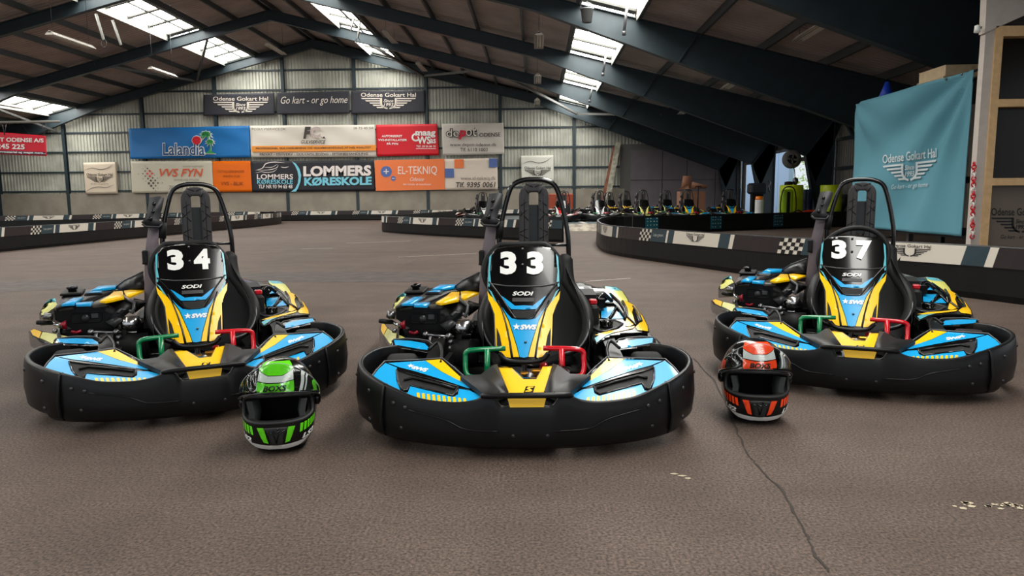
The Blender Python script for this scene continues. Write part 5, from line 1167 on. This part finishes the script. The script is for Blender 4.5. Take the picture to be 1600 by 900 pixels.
    # blue and yellow strips on the top of the cover
    def flat(Ls, name, m, y, par=ec, th=.01):
        h = MB()
        for L, yy_ in Ls:
            v, f = tri2d([(580 + a / 6.43, 420 + b / 6.43) for a, b in L]); h.shell([kS(x, y2, lambda p: p.z - (.432 + (-.014 if m is BLK else 0) + .04 * (p.y - 1.2))) for x, y2 in v], f, (0, 0, -th))
        return B(h, name, m, par)
    flat([([(305, 352), (430, 280), (515, 280), (420, 352)], 0), ([(435, 340), (590, 335), (560, 372), (430, 366)], 0), ([(610, 206), (690, 158), (850, 156), (830, 185), (720, 200)], 0), ([(560, 228), (640, 214), (700, 214), (690, 230)], 0)], 'blue_sticker', BLUE, 1.3)
    flat([([(648, 336), (760, 270), (805, 232), (886, 230), (880, 312), (760, 338), (700, 348)], 0), ([(898, 228), (1000, 214), (1090, 208), (1085, 240), (940, 302), (905, 290)], 0)], 'yellow_sticker', YEL, 1.3)
    flat([([(600, 205), (860, 180), (1090, 60), (1090, 200), (890, 222), (800, 228), (540, 350), (400, 356), (250, 400), (240, 380), (360, 300), (500, 270)], 0)], 'cover_top', BLK, 1.3)
    # raised funnel shroud towards the seat
    mb = MB(); a_ = [Q(*c_) for c_ in ((830, 190, 1.7), (930, 110, 1.6), (1090, 36, 1.5), (1092, 205, 1.4), (880, 226, 1.5))]; mb.shell(a_, [(0, 1, 2, 3, 4)], (0, .05, -.03)); B(mb, 'air_duct', BLK)
    B(MB().tube(a_[:3], .006, 6), 'duct_edge', GREYM)
    mb = MB(); a_ = [Q(*c_) for c_ in ((885, 315, 1.2), (970, 370, 1.18), (965, 430, 1.16), (940, 480, 1.14))]; mb.tube(a_, .010, 6); a2 = [Q(*c_) for c_ in ((810, 470, 1.14), (840, 440, 1.16), (900, 440, 1.17), (955, 480, 1.14))]; mb.tube(a2, .010, 6); B(mb, 'cover_edge', GREYM, ec)
    mb = MB(); q_ = [Q(*c_) for c_ in ((700, 350, 1.17), (880, 315, 1.2), (968, 372, 1.18), (962, 440, 1.17), (860, 520, 1.12), (770, 640, 1.12), (690, 560, 1.14))]; mb.shell(q_, [(0, 1, 2, 3, 4, 5, 6)], (0, .06, 0)); mb.shell([Q(*c_) for c_ in ((965, 345, 1.2), (1085, 380, 1.2), (1070, 410, 1.2), (975, 480, 1.2))], [(0, 1, 2, 3)], (0, .1, 0)); B(mb, 'cover_shoulder', BLK, ec)
    # lower facet
    mb = MB(); q_ = [Q(*c_) for c_ in ((690, 558, 1.10), (800, 508, 1.12), (860, 545, 1.10), (770, 632, 1.08))]; mb.shell(q_, [(0, 1, 2, 3)], (0, .03, -.01)); B(mb, 'cover_facet', mat('facet_black', (38, 38, 39), .4), ec)
    # air box with cap
    p0 = Q(357, 238, 1.55); p1 = Q(530, 320, 1.55); mb = MB().rbox(p0.x, p1.x, 1.50, 1.72, p1.z - .04, p0.z, .012); ab = B(mb, 'air_box', BLK)
    B(MB().rbox(p0.x - .006, p1.x + .006, 1.49, 1.73, p0.z, p0.z + .014, .01), 'air_box_lid', BLKM, ab)
    B(MB().lathe([(.022, 0), (.022, .012), (.03, .018), (.03, .03), (.012, .034), (.0, .036)], ((p0.x + p1.x) / 2, 1.58, p0.z + .014), 'z', 14), 'cap', BLKG, ab)
    p0 = Q(540, 232, 1.45); p1 = Q(712, 330, 1.45); B(MB().rbox(p0.x, p1.x, 1.42, 1.56, p1.z, p0.z, .012), 'control_box', BLK); B(MB().rbox(p0.x + .012, p1.x - .012, 1.412, 1.425, p1.z + .03, p0.z - .006, .006), 'box_window', BLKG)
    for a, b in ((355, 385), (655, 380)):
        c = Q(a, b, 1.17); B(MB().rbox(c.x - .04, c.x + .04, c.y - .015, c.y + .02, c.z - .016, c.z + .012, .014), 'cover_clip', mat('clip_grey', (74, 70, 64), .35), ec)
    # lever with chrome end, red guard, exhaust and metal fittings
    mb = MB(); a_ = Q(80, 522, 1.05); b_ = Q(215, 535, 1.08); mb.tube([a_, a_.lerp(b_, .5), b_], [.011, .014, .012], 8); lv = B(mb, 'lever_grip', BLKM); mb = MB(); mb.tube([b_, Q(300, 590, 1.08)], .009, 8); B(mb, 'lever_rod', CHROME, lv)
    mb = MB(); mb.shell([Q(*c_) for c_ in ((282, 550, 1.1), (338, 520, 1.1), (340, 610, 1.1), (295, 600, 1.1))], [(0, 1, 2, 3)], (0, .02, 0)).tube([Q(*c_) for c_ in ((380, 635, 1.12), (430, 650, 1.12), (470, 632, 1.12))], .008, 8).tube([Q(620, 715, 1.0), Q(660, 730, 1.0)], .012, 8); B(mb, 'red_guard', mat('dark_red', (150, 10, 34), .35))
    mb = MB(); c = Q(930, 585, 1.12); mb.lathe([(.0, -.03), (.05, -.03), (.055, 0), (.04, .035), (0, .035)], c, 'z', 16); B(mb, 'exhaust_cover', CHROME)
    mb = MB()
    for (a, b, r_) in ((195, 470, .016), (235, 620, .012), (550, 660, .016), (600, 690, .014), (780, 680, .018), (800, 735, .016), (740, 695, .012), (810, 805, .022), (690, 690, .01)): mb.lathe([(0, -.02), (r_, -.015), (r_, .01), (r_ * .5, .016), (0, .016)], Q(a, b, 1.05), 'y', 10)
    mb.tube([Q(540, 660, 1.04), Q(830, 690, 1.04)], .008, 6).tube([Q(590, 690, 1.0), Q(600, 780, 1.0)], .007, 6).tube([Q(160, 455, 1.2), Q(240, 470, 1.2)], .02, 8); B(mb, 'engine_fittings', STEEL)
    mb = MB().rbox(-.66, -.36, 1.2, 1.72, .09, .27, .03).lathe([(.0, -.07), (.07, -.07), (.07, .07), (0, .07)], (-.30, 1.08, .17), 'x', 16); B(mb, 'engine_block', BLKM)
    B(MB().rbox(.40, .62, 1.0, 1.8, .08, .22, .03), 'fuel_tank', BLKM)
    # bodywork behind the seat
    mb = MB().rbox(-.30, .30, 1.5, 1.95, .09, .26, .04); B(mb, 'rear_cover', BLKM)
    return root
kart = make_kart()
tag(kart, 'go-kart numbered 33 in the middle of the front row, blue and yellow', 'go-kart', 'rental go-karts in the front row')
k34 = copy_tree(kart); k34.location = (-1.435, 2.935, 0); k34.rotation_euler = (0, 0, R(28.5)); k34['label'] = 'go-kart numbered 34 at the left of the front row, behind the green helmet'
k37 = copy_tree(kart); k37.location = (1.52, 3.30, 0); k37.rotation_euler = (0, 0, R(-20.5)); k37['label'] = 'go-kart numbered 37 at the right of the front row, steering wheel turned'
def digits(root, a, b):
    """two white digits on the number plate, drawn on the middle kart and carried over to the others"""
    sf = [c for c in root.children if c.name.startswith('steering_fairing')][0]
    g = lambda x, z: .60 + .72 * (z - .24) + .9 * x * x; F = lambda p: p.y - g(p.x, p.z)
    for t, x0, x1 in ((a, 781.5, 807), (b, 823, 849)):
        vs, fs, _ = text2d(t, bold=.055); v, f = drawtri([(x0 + (x1 - x0) * x, 429.5 + (393.5 - 429.5) * y) for x, y in vs], fs, F, (0, -.0055, .0025)); h = MB(); h.add(v, f); h.build('digit', WHITE, sf)
digits(kart, '3', '3'); digits(k34, '3', '4'); digits(k37, '3', '7')
for c in k37.children:
    if c.name.startswith('steering_wheel'):
        c.matrix_parent_inverse = Matrix.Identity(4); M_ = Matrix.Translation((0, 1.0, .60)) @ Matrix.Rotation(R(-16.7), 4, 'X') @ Matrix.Rotation(R(150), 4, 'Y') @ Matrix.Rotation(R(16.7), 4, 'X') @ Matrix.Translation((0, -1.0, -.60)); c.matrix_basis = Matrix.Translation((.01, -.02, .005)) @ M_
# ---- karts parked behind the right barrier and by the short barrier
def recolor(o, mp):
    for c in o.children:
        if c.type == 'MESH':
            for s in c.material_slots:
                if s.material in mp: n_ = mp[s.material]; s.link = 'OBJECT'; s.material = n_
        recolor(c, mp)
SKIP = ('yellow_stripes', 'edge_highlight', 'teal_sticker', 'side_slot', 'recess_plate', 'plate_seam', 'bumper_bolts', 'pressed_ridge', 'white_lettering', 'lettering', 'screws', 'digit', 'grooves', 'red_cables', 'brake_fittings', 'engine_fittings', 'slot_fittings', 'star', 'grey_label', 'teal_hatching', 'emblem', 'emblem_ground', 'bracket_knob', 'cover_clip', 'grille_bars', 'slot_rib', 'raised_edge', 'pod_rib', 'well_rim', 'bolster_piping', 'cover_edge', 'duct_edge', 'plate_seam', 'steering_linkage', 'red_switch')
WH2 = mat('kart_white', (225, 225, 222), .25, coat=.5); REDK = mat('kart_red', (200, 16, 24), .25, coat=.5); GRK = mat('kart_black_panel', (30, 30, 32), .3)
back = [((872, 349), 23.6, -8, {BLUE: REDK, YEL: WH2, TEALK: WH2, PALE: REDK}, 'red kart with a pink helmet cover parked right of the middle headrest'),
        ((760, 340), 25.5, 12, {BLUE: WH2, YEL: GRK, TEALK: WH2, PALE: WH2}, 'black and white kart parked behind the short barrier left of the middle headrest'),
        ((943, 345), 24.0, 4, {BLUE: GRK, YEL: WH2, TEALK: GRK, PALE: GRK}, 'black kart with white stripes, leftmost in the parked row at right'),
        ((964, 345), 29.2, 10, {BLUE: GRK, YEL: YEL, TEALK: GRK, PALE: GRK}, 'black kart with small yellow nose behind the leftmost parked kart'),
        ((987, 345), 26.5, 5, {BLUE: YEL, YEL: YEL, TEALK: YEL, PALE: YEL}, 'kart with a plain yellow front in the parked row at right'),
        ((1013, 345), 23.9, 2, {BLUE: GRK, YEL: PALE, TEALK: GRK, PALE: PALE}, 'dark kart with pale side pods, right of the yellow-fronted kart'),
        ((1049, 345), 26.4, 0, {BLUE: BLUE, YEL: PALE, TEALK: PALE, PALE: PALE}, 'kart with pale yellow pods in the middle of the parked row'),
        ((1083, 345), 23.8, -2, {}, 'blue and yellow kart in the parked row, just before the pallet jack'),
        ((1151, 345), 23.9, -3, {PALE: WH2}, 'rightmost parked kart, pale with blue edges, before the dark doors')]
for (px, py), Y, rz, mp, lab in back:
    k = copy_tree(kart, skip=SKIP); p = onY(px, 330, Y); k.location = (p.x, Y, .2); k.rotation_euler = (0, 0, R(rz)); k['label'] = lab; k['group'] = 'parked go-karts in the pit'
    recolor(k, mp)
# ------------------------------------------------------------------ full-face helmets standing on the floor
def make_helmet(accent, label, loc, rz, word, tilt=0):
    root = empty('helmet', loc, rz); tag(root, label, 'helmet', 'full-face helmets on the floor')
    ZC = .152
    def S(az, el, off=0.0):
        """az: 0 front (-y), positive to image right; el: degrees"""
        a, e = R(az), R(el); ce, se = math.cos(e), math.sin(e); ca, sa = math.cos(a), math.sin(a)
        rx = .127; ry = .150 if ca > 0 else .140; rz_ = .160 if se > 0 else .160
        n = 2.25 if el > 0 else 2.25 + 1.0 * min(1, -el / 35)
        r = ((abs(ce * sa) / rx) ** n + (abs(ce * ca) / ry) ** n + (abs(se) / rz_) ** n) ** (-1 / n)
        if el < 0:     # chin bar juts forward, shell narrows towards the neck
            k = min(1, -el / 45); r *= 1 + .05 * k * max(0, ca) ** 2 - .05 * k * (1 - max(0, ca))
        r += off; z = r * se
        z = max(z, -.148 + off * .3) if el < 0 else z
        return Vector((r * ce * sa, -r * ce * ca, z + ZC))
    def B(mb, n, m, par=root): return mb.build(n, m, par)
    open_ = [(-58, 11), (-50, 15), (-30, 17.5), (0, 18.5), (30, 17.5), (50, 15), (58, 11), (61, 2), (60, -8), (55, -12.5), (40, -15.5), (20, -17), (0, -17.5), (-20, -17), (-40, -15.5), (-55, -12.5), (-60, -8), (-61, 2)]
    op = [(p.x, p.y) for p in catmull([(a, b, 0) for a, b in open_], 3, closed=True)]
    v, f = tri2d([(-180, -62), (180, -62), (180, 90), (-180, 90)], 6.0, [op])
    v = [(a, b) for a, b in v]; mb = MB(); P = [S(a, b) for a, b in v]; I = [S(a, b, -.03) for a, b in v]; n = len(v)
    fs = [tuple(t) for t in f]; mb.add(P, fs, None, True)
    shell = B(mb, 'shell', BLKG)
    # inner lining and rim
    v2, f2 = tri2d([(-180, -62), (180, -62), (180, 88), (-180, 88)], 9.0, [op]); mb = MB(); mb.add([S(a, b, -.022) for a, b in v2], f2, None, True)
    G = [[S(a, b, 0) for a, b in op], [S(a, b, -.023) for a, b in op]]; mb.grid(G, closed_u=True, smooth=False); B(mb, 'lining', mat('lining_black', (14, 14, 15), .9))
    B(MB().tube([S(a, b, -.003) for a, b in op], .0065, 8, closed=True), 'opening_trim', mat('helmet_trim', (28, 28, 29), .6))
    # cheek pads
    for sg in (-1, 1):
        mb = MB(); G = []
        for el in (-30, -20, -8, 4, 10):
            G.append([Vector((sg * (.105 - .012 * math.sin(math.pi * t)), -.10 + .12 * t, 0)) + Vector((-sg * .012 * (1 - abs(el + 10) / 25), 0, ZC + .0024 * el)) for t in (0, .3, .6, 1)])
        vs = [p for r_ in G for p in r_]; mb.shell(vs, [(i * 4 + j, i * 4 + j + 1, (i + 1) * 4 + j + 1, (i + 1) * 4 + j) for i in range(4) for j in range(3)], (-sg * .02, 0, 0)); B(mb, 'cheek_pad', mat('cheek_grey', (52, 53, 54), .85))
    # bottom edge roll
    B(MB().tube([S(a, -58, 0.002) for a in range(-180, 180, 8)], .007, 8, closed=True), 'neck_roll', BLKM)
    def dec(Ls, name, m, off=.0014, par=shell):
        for L in Ls: mb = MB(); v_, f_ = tri2d(L, 5.0); mb.add([S(a, b, off) for a, b in v_], f_, None, True); r_ = B(mb, name, m, par)
        return r_
    def mir(L): return [(-a, b) for a, b in L][::-1]
    # crown graphics
    dec([[(-26, 22), (26, 22), (28, 36), (10, 33), (-10, 33), (-28, 36)], [(-34, 52), (-12, 44), (12, 44), (34, 52), (46, 70), (-46, 70)]], 'accent_sticker', accent)
    dec([[(-28, 37), (-10, 34.5), (10, 34.5), (28, 37), (33, 51), (12, 43), (-12, 43), (-33, 51)], [(32, 20), (38, 21), (58, 48), (50, 50)], [(42, 22), (45, 22), (64, 44), (60, 46)]], 'white_sticker', WHITE)
    dec([[(70, 14), (96, 12), (98, 32), (80, 36), (68, 28)], mir([(70, 14), (96, 12), (98, 32), (80, 36), (68, 28)])], 'accent_sticker', accent)
    vs, fs, _ = text2d(word, bold=.04, shear=.2); mb = MB(); v_, f_ = subdiv2d([(-16 + 32 * x, 25 + 5.5 * y) for x, y in vs], fs, 5); mb.add([S(a, b, .0028) for a, b in v_], f_); B(mb, 'lettering', BLKM, shell)
    # chin graphics: slashes, bars, brand letters, white jaw line
    sl = [(15, -21.5), (24, -21), (17, -38), (11, -40)]
    dec([sl, mir(sl)] + [q for k in range(6) for q in ([(31 + 6 * k, -19.5 + .9 * k), (35.4 + 6 * k, -19.1 + .9 * k), (33.4 + 6 * k, -28 + 1.0 * k), (29.5 + 6 * k, -29 + 1.0 * k)], mir([(31 + 6 * k, -19.5 + .9 * k), (35.4 + 6 * k, -19.1 + .9 * k), (33.4 + 6 * k, -28 + 1.0 * k), (29.5 + 6 * k, -29 + 1.0 * k)]))], 'accent_sticker', accent)
    jl = [(0, -43.5), (12, -42.5), (24, -40), (50, -35), (34, -45), (14, -50), (0, -50.5)]
    dec([jl[:1] + jl[1:], mir(jl)], 'white_sticker', WHITE)
    mb = MB()
    vs, fs, _ = text2d('LS2', bold=.05, shear=.25)
    for a0 in (33, -56): v_, f_ = subdiv2d([(a0 + 23 * x, -36.5 + 5.5 * y + .12 * ((a0 + 23 * x if a0 > 0 else -(a0 + 23 * x)) - 33)) for x, y in vs], fs, 5); mb.add([S(a, b, .003) for a, b in v_], f_)
    B(mb, 'lettering', WHITE, shell)
    # chin vent
    v_, f_ = tri2d([(-15, -21), (15, -21), (9, -30), (7, -41), (-7, -41), (-9, -30)], 4); mb = MB(); mb.shell([S(a, b, .007) for a, b in v_], f_, (0, .012, 0)); vt = B(mb, 'chin_vent', mat('vent_grey', (30, 31, 32), .6))
    mb = MB()
    for L in ([(-11, -24), (-3, -28), (0, -38)], [(11, -24), (3, -28), (0, -38)], [(-5, -24), (0, -27), (5, -24)]): mb.tube([S(a, b, .0085) for a, b in L], .0026, 6)
    mb.lathe([(0, -.004), (.004, -.003), (.004, .003), (0, .004)], S(3, -22.5, .009), 'y', 8); B(mb, 'vent_ridges', BLKG, vt)
    # raised visor: clear, edge visible over the crown, hinges at the temples
    VIS = bpy.data.materials.get('clear_visor')
    if not VIS:
        VIS = mat('clear_visor', (235, 240, 240), .03, trans=1.0, spec=.5); VIS.node_tree.nodes['Principled BSDF'].inputs['IOR'].default_value = 1.2
    def VS(az, t, off=.014):   # t 0 lower edge .. 1 upper edge, visor band swung up
        k = max(0, math.cos(R(az) * .9)); return S(az, (3 + 18 * k) + t * (34 * k + 4), off)
    G = [[VS(a, t) for a in range(-88, 89, 8)] for t in (0, .25, .5, .75, 1)]; vs = [p for r_ in G for p in r_]; nc_ = len(G[0]); mb = MB()
    mb.shell(vs, [(i * nc_ + j, i * nc_ + j + 1, (i + 1) * nc_ + j + 1, (i + 1) * nc_ + j) for i in range(4) for j in range(nc_ - 1)], (0, .0016, -.0008)); vo = B(mb, 'visor', VIS)
    EDG = mat('visor_edge', (150, 156, 158), .2)
    B(MB().tube([VS(a, 0) for a in range(-88, 89, 8)], .0028, 6), 'visor_lower_edge', mat('visor_seal', (14, 14, 15), .3), vo); B(MB().tube([VS(a, 1) for a in range(-88, 89, 8)], .0013, 6), 'visor_upper_edge', EDG, vo)
    for sg in (-1, 1): c = S(sg * 86, 3, .004); B(MB().lathe([(0, -.01), (.024, -.009), (.026, .002), (.016, .01), (0, .011)] if sg > 0 else [(0, -.011), (.016, -.01), (.026, -.002), (.024, .009), (0, .01)], c, 'x', 18), 'visor_hinge', BLKG, vo)
    root.rotation_euler = (R(tilt), 0, rz); root.scale = (1.09, 1.09, 1.09)
    zm = min((math.cos(R(tilt)) * v_.co.z + math.sin(R(tilt)) * v_.co.y) for c in root.children for v_ in c.data.vertices); root.location.z = -zm * 1.09
    return root
AG = mat('helmet_green', (96, 214, 20), .22, coat=.6); AO = mat('helmet_orange', (250, 70, 24), .22, coat=.6)
make_helmet(AG, 'black and green full-face helmet on the floor between karts 34 and 33', (-1.01, 2.67, 0), R(13), 'BOXS', -4)
make_helmet(AO, 'black and orange-red full-face helmet on the floor in front of kart 37', (.95, 3.03, 0), R(-8), 'BOXS', -4)
